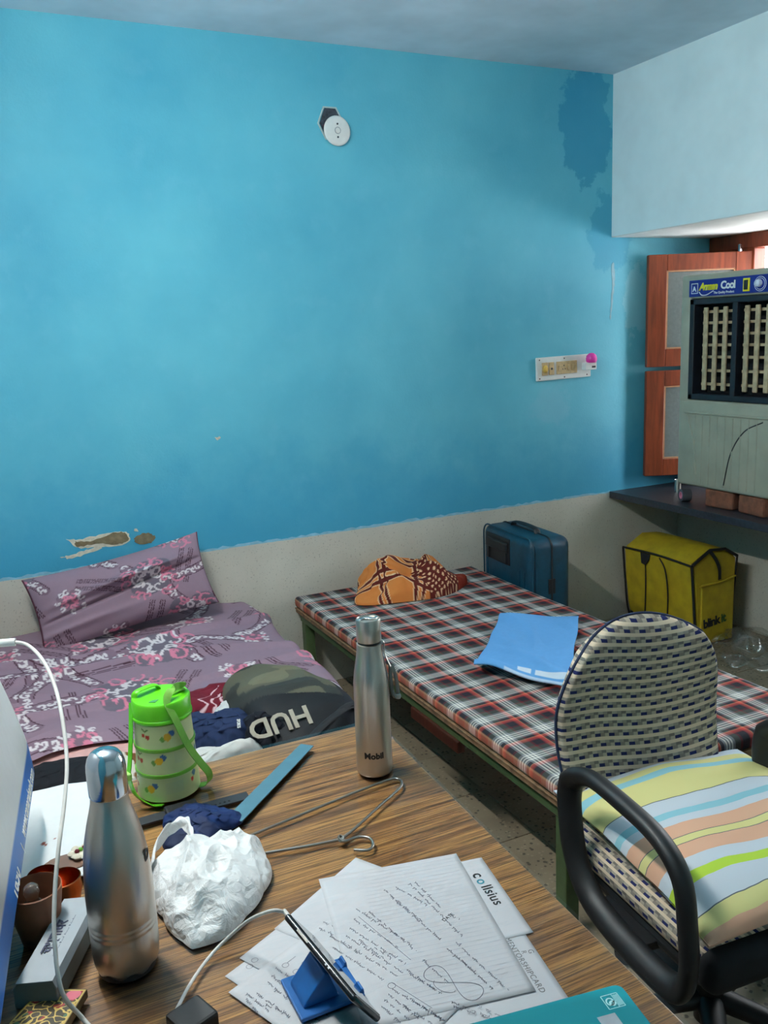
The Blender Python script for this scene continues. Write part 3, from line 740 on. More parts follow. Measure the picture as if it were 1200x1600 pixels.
bp = thing('backpack', 'olive camouflage backpack with black front lying on the pink mattress', 'backpack', (-2.278, -1.265, .449), 0)
th = np.linspace(0, 2*pi, 160); rr = np.linspace(0, 1, 70)
Rr, Th = np.meshgrid(rr, th, indexing='ij')
sq = lambda a: np.sign(a)*np.abs(a)**.78
lx, ly = .185*Rr*sq(np.cos(Th)), .30*Rr*sq(np.sin(Th))
lx = lx*(1-.22*np.clip(ly/.3, 0, 1))-.03*(ly/.3)
hz = .145*np.clip(1-Rr**3.2, 0, 1)**.5*(1+.05*sines(lx*9, ly*9, 1.6, 3))*(1-.40*np.clip(-ly/.3-.1, 0, 1))+.004*ridged(lx*10, ly*10, 2, 6)
hz[-1] = 0
cam1, cam2, cam3 = np.array(lin((84, 82, 66))), np.array(lin((46, 46, 42))), np.array(lin((104, 100, 80)))
nz = sines(lx*20, ly*34, 1.3, 40); cb = np.ones(lx.shape+(3,))*cam1; cb[nz > .30] = cam2; cb[nz < -.55] = cam3
front = ly+.30*lx < -.085; cb[front] = lin((16, 17, 21)); cb[(lx > .10) & (Rr > .72)] = lin((22, 24, 32))
grid('bag_body', lx, ly, hz, attr_mat('printed_nylon', .65, .2, 300), bp, cb)
tube('zip_piping', spline([(-.14, .10, .075), (-.10, .22, .085), (-.02, .265, .08), (.05, .235, .085), (.11, .12, .095), (.135, -.04, .095)], 8), .005, M_blackmat, bp, 8)
bpl = Vector((-2.278, -1.265, .449))
h0, h1, h2 = px(480, 1102, .572), px(394, 1128, .560), px(462, 1138, .535)
text('logo_lettering', 'HUD', .082, simple('cream_print', (156, 148, 132), .7), frame(h0-bpl, h1-h0, h2-h0), bp, .0015, bold=.002, spacing=.98)
for dx, q in ((0, 0), (.035, .02)): tube('shoulder_strap', spline([(-.16+dx, -.34+q, .02), (-.08+dx, -.32+q, .07), (.0+dx, -.28+q, .105), (.10+dx*.6, -.22+q, .112), (.165+dx*.5, -.17, .07), (.21, -.19, .01)], 8), .013, M_blackmat, bp, 8, ry=.004, up=(0, 0, 1))
lf = heap('side_pocket', (.185, -.16, .0), .055, .10, .06, 31, None, M_blackmat, .2, .2, 8, 50); lf.parent = bp
box('adjuster_buckle', (.112, -.10, .100), (.140, -.06, .110), simple('grey_white_tag', (190, 196, 200), .5), bp, .002, 2, Matrix.Rotation(.2, 4, 'Y'))
text('shorts_lettering', 'SPORTS', .013, M_whiteink, frame(px(370, 1124, .567), px(372, 1158, .555)-px(370, 1124, .567), (1, 0, 0)), bpy.data.objects['navy_shorts'], .001)

# ================================================================= FAR RIGHT: SUITCASE, DELIVERY BAG, COOLER
sc = thing('suitcase', 'dark teal hard shell suitcase standing against the wall behind the cot', 'suitcase', (-.735, -.285, 0), radians(-4))
sz = .655; hx, hy = .108, .225
bm = bmesh.new(); bm_box(bm, (-hx, -hy, .035), (hx, hy, sz), .045, 5)
autosmooth(from_bm('shell', bm, M_teal, sc), 60)
M_teal_seam = simple('teal_seam', (10, 60, 78), .4)
def rrect(w, h, r, n=6):
    out = []
    for cx, cy, a in ((w-r, h-r, 0), (-w+r, h-r, 90), (-w+r, -h+r, 180), (w-r, -h+r, 270)):
        out += [(cx+r*cos(radians(a+90*k/n)), cy+r*sin(radians(a+90*k/n))) for k in range(n+1)]
    return out
zc = (.035+sz)/2; hz2 = (sz-.035)/2
for x in (-hx+.012, 0): tube('seam', [(x, y*1.006, zc+z*1.004) for y, z in rrect(hy, hz2, .048)], .004, M_teal_seam if x else M_black, sc, 8, True)
for k in range(9):
    y = -.17+k*.0425
    box('rib', (-hx-.003, y-.004, .10), (-hx+.002, y+.004, .42 if abs(y-.03) < .12 else .50), M_teal, sc, .0015, 1)
box('handle_well', (-hx-.004, -.045, .500), (-hx+.01, .175, .625), M_black, sc, .004)
box('telescopic_handle', (-hx-.016, -.03, .56), (-hx+.004, .16, .605), M_black, sc, .006)
for y in (-.02, .14): box('handle_tube', (-hx-.010, y, .505), (-hx-.002, y+.014, .565), M_black, sc, .002)
tube('carry_handle', spline([(.0, -.11, sz-.004), (.0, -.09, sz+.018), (.0, 0, sz+.024), (.0, .09, sz+.018), (.0, .11, sz-.004)], 8), .016, M_black, sc, 10, ry=.006, up=(0, 0, 1))
tube('side_handle', spline([(.02, -hy+.002, .16), (.02, -hy-.018, .18), (.02, -hy-.02, .25), (.02, -hy-.018, .32), (.02, -hy+.002, .34)], 8), .012, M_black, sc, 10, ry=.005, up=(0, -1, 0))
box('lock', (-.018, -hy-.004, .40), (.018, -hy+.004, .47), M_black, sc, .003)
for x in (-.09, .09):
    for y in (-.17, .17): lathe('wheel', [(0, -.012), (.018, -.012), (.02, -.008), (.02, .008), (.018, .012), (0, .012)], M_black, sc, 20, Matrix.Translation((x, y, .02)) @ Matrix.Rotation(pi/2, 4, 'X'))

db = thing('delivery_bag', 'yellow insulated delivery bag with black piping standing under the stone shelf', 'bag', (0, 0, 0))
# side profile in x,z (front to back), swept along y
ya, yb = -.565, -.075
prof = [(.095, .004), (.07, .10), (.055, .25), (.035, .418), (.15, .478), (.25, .470), (.335, .425), (.325, .30), (.315, .15), (.30, .004)]
ny_ = 26; V = []; F = []
for k in range(ny_):
    f = k/(ny_-1); y = ya+(yb-ya)*f; e = abs(2*f-1)
    for i, (x, z) in enumerate(prof):
        bul = (1-e**4)*.014
        cxp, czp = .19, .24
        V.append((x+(x-cxp)*bul*.7, y+.006*sin(z*18)*(1 if f < .5 else -1)*(e > .9), z+(max(0, z-.3))*bul*2.2))
m = len(prof)
for k in range(ny_-1):
    for i in range(m): F.append((k*m+i, k*m+(i+1) % m, (k+1)*m+(i+1) % m, (k+1)*m+i))
F += [tuple(range(m)), tuple(range((ny_-1)*m, ny_*m))[::-1]]
bo = mo('bag_body', V, F, M_yellow, db, True)
bm = bmesh.new(); bm.from_mesh(bo.data); bmesh.ops.recalc_face_normals(bm, faces=bm.faces)
bmesh.ops.bevel(bm, geom=[e for e in bm.edges if len(e.link_faces) == 2 and e.calc_face_angle(0) > .9], offset=.012, segments=3, affect='EDGES'); bm.to_mesh(bo.data); bm.free(); autosmooth(bo, 35)
M_pipe = simple('black_binding_tape', (14, 14, 16), .7)
fr_, bk_ = ya-.002, yb+.002
tube('piping', spline([(.033, fr_+.004, .415), (.034, (ya+yb)/2, .424), (.033, bk_-.004, .415)], 8), .0055, M_pipe, db, 8)
tube('piping', spline([(.092, fr_+.006, .006), (.067, fr_+.004, .10), (.05, fr_+.004, .25), (.034, fr_+.004, .412)], 8), .0065, M_pipe, db, 8)
tube('piping', spline([(.092, bk_-.006, .006), (.067, bk_-.004, .10), (.05, bk_-.004, .25), (.034, bk_-.004, .412)], 8), .0055, M_pipe, db, 8)
tube('piping', [(.036, fr_+.004, .418), (.15, fr_+.004, .48), (.25, fr_+.004, .472), (.335, fr_+.006, .425)], .0075, M_pipe, db, 8)
tube('piping', spline([(.336, fr_+.006, .424), (.326, fr_+.006, .30), (.315, fr_+.006, .20)], 6), .005, M_pipe, db, 8)
strap('side_flap_tape', spline([(.145, fr_-.003, .474), (.18, fr_-.006, .43), (.205, fr_-.006, .38), (.21, fr_-.006, .325)], 8), (1, 0, 0), .018, .003, M_pipe, db)
box('side_pocket', (.092, ya-.012, .006), (.308, ya+.002, .315), M_yellow, db, .006, 2)
tube('pocket_hem', spline([(.075, ya-.012, .308), (.2, ya-.015, .314), (.312, ya-.012, .330)], 8), .004, M_yellow, db, 8)
text('logo_lettering', 'blink', .062, M_ink, frame((.108, ya-.0128, .092), (1, 0, .10), (0, 0, 1)), db, .0006, bold=.0022, spacing=.92)
text('logo_lettering', 'it', .062, simple('dark_green_print', (44, 84, 30), .6), frame((.226, ya-.0128, .1038), (1, 0, .10), (0, 0, 1)), db, .0006, bold=.0022, spacing=.92)
# shoulder strap panel outlines on the front
for pts in ([(.052, -.235, .405), (.055, -.24, .30), (.07, -.225, .15), (.09, -.20, .02)], [(.046, -.345, .412), (.046, -.385, .36), (.058, -.395, .25), (.075, -.38, .13), (.092, -.36, .02)]):
    tube('strap_binding', spline([(x-.012, y, z) for x, y, z in pts], 10), .0035, M_pipe, db, 8)
prism('strap_anchor', [(-.035, .02), (.035, .02), (.03, -.01), (.008, -.04), (-.02, -.035)], 0, .006, M_pipe, db, frame((.034, -.245, .395), (0, -1, 0), (.12, 0, 1)), .002)
tube('strap_webbing', [(.083, -.095, .03), (.08, -.1, .06)], .012, M_pipe, db, 8, ry=.004, up=(1, 0, 0))

# cooler facing the room
ck = thing('air_cooler', 'grey green desert air cooler standing on bricks on the stone shelf', 'cooler', (.08, -.40, .795), radians(0))
CW, CH, CD = .85, .985, .46     # local: x depth (front at 0), y runs toward the camera (negative)
bm = bmesh.new(); bm_box(bm, (.115, -CW, 0), (CD, 0, CH), .02, 3); autosmooth(from_bm('cabinet', bm, M_cooler, ck), 50)
# front fascia with a deep grille opening
gy0, gy1, gz0, gz1 = -CW+.06, -.060, .415, .875
bm = bmesh.new()
bm_box(bm, (0, -CW, 0), (.13, 0, gz0), .014, 3); bm_box(bm, (0, -CW, gz1), (.13, 0, CH), .014, 3)
bm_box(bm, (0.001, -.062, gz0-.02), (.13, 0, gz1+.02), .010, 3); bm_box(bm, (0.001, -CW, gz0-.02), (.13, -CW+.062, gz1+.02), .010, 3)
autosmooth(from_bm('fascia', bm, M_cooler, ck), 50)
box('grille_back', (.10, gy0, gz0), (.114, gy1, gz1), M_blackmat, ck)
bm = bmesh.new()
for lo, hi in (((-.004, gy0, gz0), (.09, gy1, gz0+.026)), ((-.004, gy0, gz1-.026), (.09, gy1, gz1)), ((-.004, gy1-.028, gz0), (.09, gy1, gz1)), ((-.004, gy0, gz0), (.09, gy0+.028, gz1))): bm_box(bm, lo, hi, .003, 1)
from_bm('grille_frame', bm, M_coolblack, ck)
for b in range(3):
    yc = -.206-.235*b
    for k in (-1, 0, 1):
        y = yc-k*.057
        box('vertical_louvre', (.004, y-.012, gz0+.045), (.016, y+.012, gz1-.04), M_louvre, ck, .003, 1)
    for z in (.072, .134, .196, .250, .300, .350, .400):
        box('horizontal_louvre', (.022, yc-.088, gz0+z-.006), (.050, yc+.088, gz0+z+.006), M_louvre, ck, .001, 1)
    if b: box('grille_mullion', (-.002, yc+.103, gz0+.02), (.06, yc+.131, gz1-.02), M_coolblack, ck, .002, 1)
lp = box('label_plate', (-.002, -CW+.05, gz1+.010), (.002, -.052, CH-.026), simple('royal_blue_print', (22, 36, 128), .35, var=.05), ck, .001)
tx = lambda y, z: frame((-.0026, y, z), (0, -1, 0), (0, 0, 1))
M_yprint = simple('yellow_print', (226, 214, 40), .4)
box('label_badge_frame', (-.0024, -.106, gz1+.024), (-.0018, -.066, gz1+.070), M_whiteink, lp)
box('label_badge', (-.0028, -.103, gz1+.027), (-.0022, -.069, gz1+.067), lp.data.materials[0], lp)
text('badge_letter', 'A', .032, M_whiteink, frame((-.003, -.0745, gz1+.034), (0, -1, 0), (0, 0, 1)), lp, .0003, bold=.001)
text('brand_word', 'Amaan', .044, M_yprint, tx(-.114, gz1+.038), lp, .0004, bold=.0022, shear=.25, spacing=.82)
text('brand_word', 'Cool', .046, M_whiteink, tx(-.240, gz1+.038), lp, .0004, bold=.0018, spacing=.86)
text('tagline', 'The Quality Product', .014, M_whiteink, tx(-.200, gz1+.018), lp, .0003, bold=.0003)
V, F = [], []; tube('', spline([(-.0026, -.114, gz1+.03), (-.0026, -.13, gz1+.016), (-.0026, -.16, gz1+.016), (-.0026, -.20, gz1+.032)], 8), .0022, None, None, 6, into=(V, F)); mo('swoosh', V, F, M_whiteink, lp)
box('rocker_switch_bezel', (-.006, -.402, gz1+.018), (0, -.366, gz1+.074), M_yprint, ck, .002); box('rocker_switch', (-.010, -.394, gz1+.026), (-.004, -.374, gz1+.066), M_black, ck, .002)
for rr_, c_ in ((.031, M_whiteink), (.029, lp.data.materials[0]), (.024, M_whiteink), (.022, lp.data.materials[0])):
    lathe('dial_ring', [(0, 0), (rr_, 0), (rr_, .0006+.03*(.031-rr_)*.1), (0, .0006+.03*(.031-rr_)*.1)], c_, ck, 40, Matrix.Translation((-.002-(.031-rr_)*.06, -.456, gz1+.046)) @ Matrix.Rotation(-pi/2, 4, 'Y'))
lathe('speed_knob', [(0, 0), (.016, 0), (.015, .016), (.012, .019), (0, .02)], simple('pale_blue_knob', (206, 220, 236), .35), ck, 28, Matrix.Translation((-.003, -.452, gz1+.048)) @ Matrix.Rotation(-pi/2, 4, 'Y'))
# moulded lower panel: ledge, ribs and two arcs
tube('moulded_ledge', [(-.001, -.045, .352), (-.001, -CW+.05, .352)], .006, M_cooler, ck, 8)
for k in range(9): tube('moulded_rib', [(.0, -.11-k*.045, .02), (.0, -.11-k*.045, .34)], .0035, M_cooler, ck, 6)
tube('moulded_arc', spline([(-.0005, -.05, .35), (-.0005, -.075, .30), (-.0005, -.105, .20), (-.0005, -.125, .06)], 8), .004, M_cooler, ck, 8)
tube('moulded_arc', spline([(-.0005, -.50, .335), (-.0005, -.40, .285), (-.0005, -.33, .18), (-.0005, -.295, .03)], 8), .0028, M_coolblack, ck, 8)
for (x, y, rz, lab) in ((.150, -.650, 4, 'reddish clay brick under the left part of the cooler'), (.145, -.850, -8, 'reddish clay brick further right under the cooler'),
                        (.42, -.55, 3, 'clay brick under the rear left corner of the cooler'), (.42, -1.12, 3, 'clay brick under the rear right corner of the cooler')):
    bm = bmesh.new(); bm_box(bm, (-.055, -.08, 0), (.055, .08, .085), .010, 2)
    bmesh.ops.subdivide_edges(bm, edges=[e for e in bm.edges if e.calc_length() > .04], cuts=5, use_grid_fill=True)
    rb = random.Random(int(abs(y)*1000))
    P = np.array([v.co for v in bm.verts]); d = sines(P[:, 0]*40+P[:, 2]*30, P[:, 1]*40, 1.3, int(abs(y)*100))*.004
    for v_, q in zip(bm.verts, d):
        v_.co.x *= 1+q*10; v_.co.y *= 1+q*8
        if v_.co.z > .05: v_.co.z = min(.0865, v_.co.z)
    o = from_bm('brick', bm, M_brick, None, False); o.location = (x, y, HD+.0035); o.rotation_euler.z = radians(rz)
    tag(o, lab, 'brick', 'bricks under the cooler')
pv = tag(lathe('steel_tumbler', [(0, 0), (.016, 0), (.017, .06), (.0165, .062), (.015, .06), (.014, .004), (0, .004)], M_steel, None, 24), 'small steel tumbler standing on the shelf beside the casement', 'tumbler'); pv.location = (.262, -.225, HD+.0035)
tr = thing('tape_roll', 'grey tape roll with a pink core standing on the shelf', 'tape', (.10, -.44, HD+.0035))
Mt = Matrix.Translation((0, 0, .031)) @ Matrix.Rotation(radians(70), 4, 'Z') @ Matrix.Rotation(pi/2, 4, 'X')
lathe('roll', [(.018, -.022), (.031, -.022), (.031, .022), (.018, .022), (.018, -.022)], simple('grey_tape', (70, 70, 74), .5), tr, 30, Mt, closed=False)
lathe('core', [(.013, -.023), (.018, -.023), (.018, .023), (.013, .023), (.013, -.023)], simple('pink_core', (206, 120, 140), .6), tr, 24, Mt, closed=False)

# clear plastic packing film heap on the floor
def clear_film(name):
    t = NT(name); tr_ = t.n('ShaderNodeBsdfTransparent'); tr_.inputs[0].default_value = (.96, .97, .97, 1)
    gl = t.n('ShaderNodeBsdfGlossy'); gl.inputs['Roughness'].default_value = .06
    mx = t.n('ShaderNodeMixShader'); lw = t.n('ShaderNodeFresnel'); lw.inputs['IOR'].default_value = 1.22
    b = t.n('ShaderNodeBump'); b.inputs['Strength'].default_value = .25; b.inputs['Distance'].default_value = .01
    t.put(b.inputs['Height'], t.noise(26, 4)); t.t.links.new(b.outputs[0], gl.inputs['Normal']); t.t.links.new(b.outputs[0], lw.inputs['Normal'])
    t.put(mx.inputs[0], t.math('ADD', .07, t.math('MULTIPLY', lw.outputs[0], .22))); t.t.links.new(tr_.outputs[0], mx.inputs[1]); t.t.links.new(gl.outputs[0], mx.inputs[2]); t.t.links.new(mx.outputs[0], t.out.inputs[0])
    return t.m
heap('plastic_film', (.21, -.80, .001), .22, .24, .13, 44, None, clear_film('clear_packing_film'), .3, .5, 26, 70, label='crumpled clear plastic packing film on the floor beside the yellow bag', cat='plastic film')

# ================================================================= OFFICE CHAIR
ch = thing('office_chair', 'office chair with beige and navy woven back and black loop arms', 'chair', (-1.715, -2.375, 0), radians(-5))
def uvm(o, arr):
    a = o.data.attributes.new('UVm', 'FLOAT_VECTOR', 'POINT'); a.data.foreach_set('vector', arr.astype(np.float32).ravel())
# backrest (local: chair faces -y)
a_, b_ = np.meshgrid(np.linspace(-1, 1, 70), np.linspace(-1, 1, 90), indexing='ij')
def back_half(sgn, th):
    # rounded-top outline: half width by height
    hgt = b_
    k_ = np.where(hgt > 0, .46, .16)
    X = .226*a_*np.sqrt(1-k_*hgt**2); Z = .700+.212*hgt*np.sqrt(1-k_*a_**2)
    edge = np.clip(1-np.maximum(np.abs(a_), np.abs(b_))**7, 0, 1)**.5
    curve = -.050*np.abs(a_)**2+.028*np.cos((hgt+.35)*2.2)
    Y = .262+.055*(hgt*.5+.5)+curve*.8-sgn*th*edge
    return X, Y, Z
fX, fY, fZ = back_half(1, .034); bX, bY, bZ = back_half(-1, .030)
A = [np.concatenate([p, q[:, ::-1]], 1) for p, q in zip((fX, fY, fZ), (bX, bY, bZ))]
ob = grid('backrest', *A, M_chair, ch)
uvm(ob, np.stack([A[0].ravel(), (A[2]+.020*np.sin(A[0]*11+.9)).ravel(), 0*A[0].ravel()], 1))
rimp = [(fX[i, j], (fY[i, j]+bY[i, j])/2, fZ[i, j]) for i, j in [(0, k) for k in range(0, 90, 3)]+[(k, 89) for k in range(0, 70, 4)]+[(69, k) for k in range(89, -1, -3)]]
tube('back_piping', rimp, .0038, M_navy, ch, 8)
# seat
bm = bmesh.new(); bm_box(bm, (-.235, -.235, .405), (.235, .225, .475), .03, 4)
bmesh.ops.subdivide_edges(bm, edges=[e for e in bm.edges if e.calc_length() > .1], cuts=8, use_grid_fill=True)
so = from_bm('seat', bm, M_chair, ch, True)
P = np.array([v.co for v in so.data.vertices]); uvm(so, np.stack([P[:, 1], P[:, 2]+P[:, 0], 0*P[:, 0]], 1))
box('seat_pan', (-.225, -.225, .375), (.225, .215, .408), M_black, ch, .012)
# waterfall front of the seat in dark cloth
bm = bmesh.new(); bm_box(bm, (-.232, -.262, .375), (.232, -.20, .462), .028, 4); from_bm('seat_front', bm, M_blackmat, ch, True)
for sx in (-1, 1):
    X_ = sx*.268
    path = spline([(X_, .115, .648), (X_, .06, .668), (X_, -.04, .668), (X_, -.15, .655), (X_, -.215, .61), (X_, -.235, .52), (X_, -.240, .44), (X_, -.215, .385), (X_, -.13, .372),
                   (X_, .0, .380), (X_, .075, .405), (X_, .125, .47), (X_, .145, .57), (X_, .14, .625)], 6)
    am = tube('arm_loop', path, .027, M_black, ch, 14, True, ry=.018)
    box('arm_bracket', (min(X_, X_-sx*.10), -.10, .372), (max(X_, X_-sx*.10), .06, .392), M_black, ch, .004)
strap('back_spine', spline([(0, .10, .385), (0, .24, .38), (0, .325, .43), (0, .345, .55), (0, .335, .68)], 8), (1, 0, 0), .07, .012, M_black, ch)
box('tilt_mechanism', (-.09, -.10, .33), (.09, .10, .376), M_black, ch, .01)
box('tilt_lever', (-.26, -.05, .345), (-.09, -.035, .355), M_black, ch, .004)
lathe('gas_column', [(0, .06), (.032, .06), (.032, .20), (.022, .205), (.022, .33), (0, .33)], M_black, ch, 24)
for k in range(5):
    a = radians(72*k+20); d = Vector((cos(a), sin(a), 0))
    tube('base_arm', [d*.02+Vector((0, 0, .115)), d*.15+Vector((0, 0, .10)), d*.29+Vector((0, 0, .075))], lambda f: .030-.012*f, M_black, ch, 10, ry=lambda f: .022-.008*f, up=(0, 0, 1))
    Mc = Matrix.Translation(d*.28+Vector((0, 0, .0275))) @ Matrix.Rotation(a+.4, 4, 'Z') @ Matrix.Rotation(pi/2, 4, 'X')
    for s in (-.014, .014): lathe('caster', [(0, -.009), (.024, -.009), (.0275, -.004), (.0275, .004), (.024, .009), (0, .009)], M_black, ch, 20, Mc @ Matrix.Translation((0, 0, s)))
    tube('caster_stem', [d*.28+Vector((0, 0, .03)), d*.28+Vector((0, 0, .08))], .007, M_black, ch, 8)
# pillow on the seat
a_, b_ = np.meshgrid(np.linspace(-1, 1, 110), np.linspace(-1, 1, 110), indexing='ij')
puff = np.clip((1-np.abs(a_)**4)*(1-np.abs(b_)**4), 0, 1)**.5
top = .050*puff+.010*ridged(a_, b_, 2.6, 51)*puff+.005*sines(a_, b_, 5, 55); bot = -.026*puff
ww = .262*(1-.05*(1-b_**2)); hh = .272*(1-.05*(1-a_**2))
A = [np.concatenate([p, q[:, ::-1]], 1) for p, q in zip((ww*a_, hh*b_, top), (ww*a_, hh*b_, bot))]
MP = Matrix.Translation((-1.685, -2.375, .508)) @ Matrix.Rotation(radians(-7), 4, 'Z') @ Matrix.Rotation(radians(2), 4, 'X')
po = tag(grid('seat_pillow', *xf(MP, *A), M_pstripe), 'pastel striped pillow in white, yellow, blue and peach on the chair seat', 'pillow')
ub = np.concatenate([a_, a_[:, ::-1]], 1); vb = np.concatenate([b_, b_[:, ::-1]], 1)
uvm(po, np.stack([ub.ravel(), (.5-vb*.5).ravel(), 0*ub.ravel()], 1))

# ================================================================= TABLE
TZ = .75; ZO = .7575
def pxy(u, v, y):
    d = CR @ Vector(((u-600)/FPX, -(v-800)/FPX, -1.0)); return CAM + d*((y-CAM.y)/d.y)
tb = thing('study_table', 'walnut laminate study table covered with clear plastic in the foreground', 'table', (0, 0, 0))
TP = [(-3.19, -3.30), (-2.372, -3.30), (-2.313, -1.973), (-3.19, -1.962)]
prism('table_top', TP, TZ-.028, TZ, M_wood, tb, None, .002)
for x, y in ((-3.17, -3.27), (-2.46, -3.27), (-2.42, -2.05), (-3.17, -2.05)): box('leg', (x, y, 0), (x+.055, y+.055, TZ-.028), M_darkwood, tb, .004)
for lo, hi in (((-3.15, -2.035, .60), (-2.40, -2.015, TZ-.028)), ((-3.15, -3.255, .60), (-2.44, -3.235, TZ-.028)), ((-3.16, -3.22, .60), (-3.14, -2.04, TZ-.028))): box('apron', lo, hi, M_darkwood, tb)
# clear plastic cover
uu, vv = np.meshgrid(np.linspace(0, 1, 60), np.linspace(0, 1, 90), indexing='ij')
q = [np.array(p) for p in TP]
XY = ((1-uu)*(1-vv))[..., None]*q[0]+(uu*(1-vv))[..., None]*q[1]+(uu*vv)[..., None]*q[2]+((1-uu)*vv)[..., None]*q[3]
Zp = .7562+.0006*sines(XY[..., 0], XY[..., 1], 22, 61)
t = NT('clear_table_plastic'); tr_ = t.n('ShaderNodeBsdfTransparent'); gl = t.n('ShaderNodeBsdfGlossy'); gl.inputs['Roughness'].default_value = .10
mx = t.n('ShaderNodeMixShader'); fr = t.n('ShaderNodeFresnel'); fr.inputs['IOR'].default_value = 1.5
bn = t.n('ShaderNodeBump'); bn.inputs['Strength'].default_value = .35; bn.inputs['Distance'].default_value = .012
t.put(bn.inputs['Height'], t.noise(9, 3, v=t.vmap(scale=(1, 2.2, 1), rot=(0, 0, .5)), dist=.6)); t.t.links.new(bn.outputs[0], gl.inputs['Normal'])
t.put(mx.inputs[0], fr.outputs[0]); t.t.links.new(tr_.outputs[0], mx.inputs[1]); t.t.links.new(gl.outputs[0], mx.inputs[2]); t.t.links.new(mx.outputs[0], t.out.inputs[0])
tag(grid('plastic_table_cover', XY[..., 0], XY[..., 1], Zp, t.m), 'clear plastic sheet laid over the study table and the papers', 'table cover')

def wrap_text(name, s, size, mat, parent, r, z, ang, rot=0., bold=0., depth=.0003, spacing=1., taper=0.):
    o = text(name, s, size, mat, Matrix.Rotation(rot, 4, 'Z'), parent, depth, 'CENTER', bold, spacing=spacing)
    me = o.data
    for v in me.vertices:
        rr = r(z+v.co.y) if callable(r) else r
        a = ang+v.co.x/rr; R_ = rr+.0002+v.co.z+depth
        v.co = Vector((R_*cos(a), R_*sin(a), z+v.co.y))
    me.update(); return o

# ---- slim steel bottle
c = px(586, 1203, ZO)
b1 = thing('slim_steel_bottle', 'slim brushed steel bottle lettered in black near the far table corner', 'bottle', c)
Rf = lambda z: .0345-.0010*max(0, min(1, (z-.02)/.155))
prof = [(0, .0), (.030, 0), (.0335, .002), (.0345, .006)]+[(Rf(z), z) for z in (.02, .05, .08, .10, .12, .14, .16, .175)]+[(.0331, .184), (.0322, .193), (.0306, .204), (.0285, .216), (.0264, .228), (.0249, .239), (.0241, .249), (.0238, .258), (.0215, .259), (0, .259)]
lathe('body', prof, M_steel, b1, 64)
lathe('neck_gap', [(0, .2585), (.0215, .2585), (.0215, .2635), (0, .2635)], M_black, b1, 40)
lathe('cap', [(0, .263), (.0225, .263), (.0232, .265), (.0232, .303), (.0222, .306), (.0205, .3065), (.0195, .3045), (0, .3045)], M_steel, b1, 64)
V, F = [], []; tube('', spline([(-.018, 0, .305), (-.006, .006, .306), (.006, -.006, .306), (.018, 0, .305)], 8), .0035, None, None, 8, into=(V, F), ry=.0015, up=(0, 0, 1)); mo('cap_ridge', V, F, M_chrome, b1, True)
aC = math.atan2(CAM.y-c.y, CAM.x-c.x)
wrap_text('brand_lettering', 'Mobil', .0165, M_ink, b1, Rf, .040, aC-.02, bold=.0006)
dR = Vector((cos(aC+pi/2), sin(aC+pi/2), 0))
tube('strap_clip', spline([dR*.0225+Vector((0, 0, .262)), dR*.027+Vector((0, 0, .258)), dR*.0275+Vector((0, 0, .238)), dR*.033+Vector((0, 0, .222)), dR*.038+Vector((0, 0, .210))], 6), .0045, M_steel, b1, 8, ry=.0015, up=dR)
tube('carry_loop', spline([dR*.0375+Vector((0, 0, .212)), dR*.0375+Vector((0, 0, .185)), dR*.040+Vector((0, 0, .158)), dR*.045+Vector((0, 0, .148)), dR*.050+Vector((0, 0, .156)), dR*.047+Vector((0, 0, .188)), dR*.041+Vector((0, 0, .210))], 8), .0035, simple('grey_braided_loop', (120, 118, 112), .6), b1, 8, ry=.0015, up=dR.cross(Vector((0, 0, 1))))
lathe('loop_bead', [(0, -.005), (.005, -.004), (.006, 0), (.005, .004), (0, .005)], simple('pale_bead', (170, 168, 160), .5), b1, 12, Matrix.Translation(dR*.050+Vector((0, 0, .149))))

# ---- wide steel flask
c = px(200, 1505, ZO)
b2 = thing('steel_flask', 'wide steel flask with rounded cap standing beside the white carrier bag', 'bottle', c)
prof = [(0, .002), (.036, .002), (.040, .006), (.0425, .014), (.0438, .03), (.0442, .060), (.0436, .0615), (.0442, .063), (.0442, .0675), (.0436, .069), (.0442, .0705), (.0442, .075), (.0436, .0765), (.0442, .078), (.0441, .11), (.0432, .14), (.0412, .165), (.0375, .190), (.0325, .212), (.0275, .230), (.0243, .243), (.0235, .252), (0, .252)]
fb_ = lathe('body', prof, M_steel, b2, 84)
for v in fb_.data.vertices:
    if v.co.z < .016 and v.co.xy.length > .02:
        a = math.atan2(v.co.y, v.co.x); v.co.z += .007*(.5+.5*cos(8*a))*(1-v.co.z/.016)
lathe('base_pad', [(0, 0), (.0385, 0), (.039, .003), (.037, .008), (0, .008)], M_black, b2, 48)
lathe('cap', [(0, .2525), (.0242, .2525), (.0252, .255), (.0252, .288), (.0245, .296), (.0222, .304), (.018, .310), (.011, .3138), (0, .315)], M_chrome, b2, 64)
aC = math.atan2(CAM.y-c.y, CAM.x-c.x)
wrap_text('lettering', 'D', .020, M_ink, b2, .0415, .158, aC+1.18, bold=.0008)

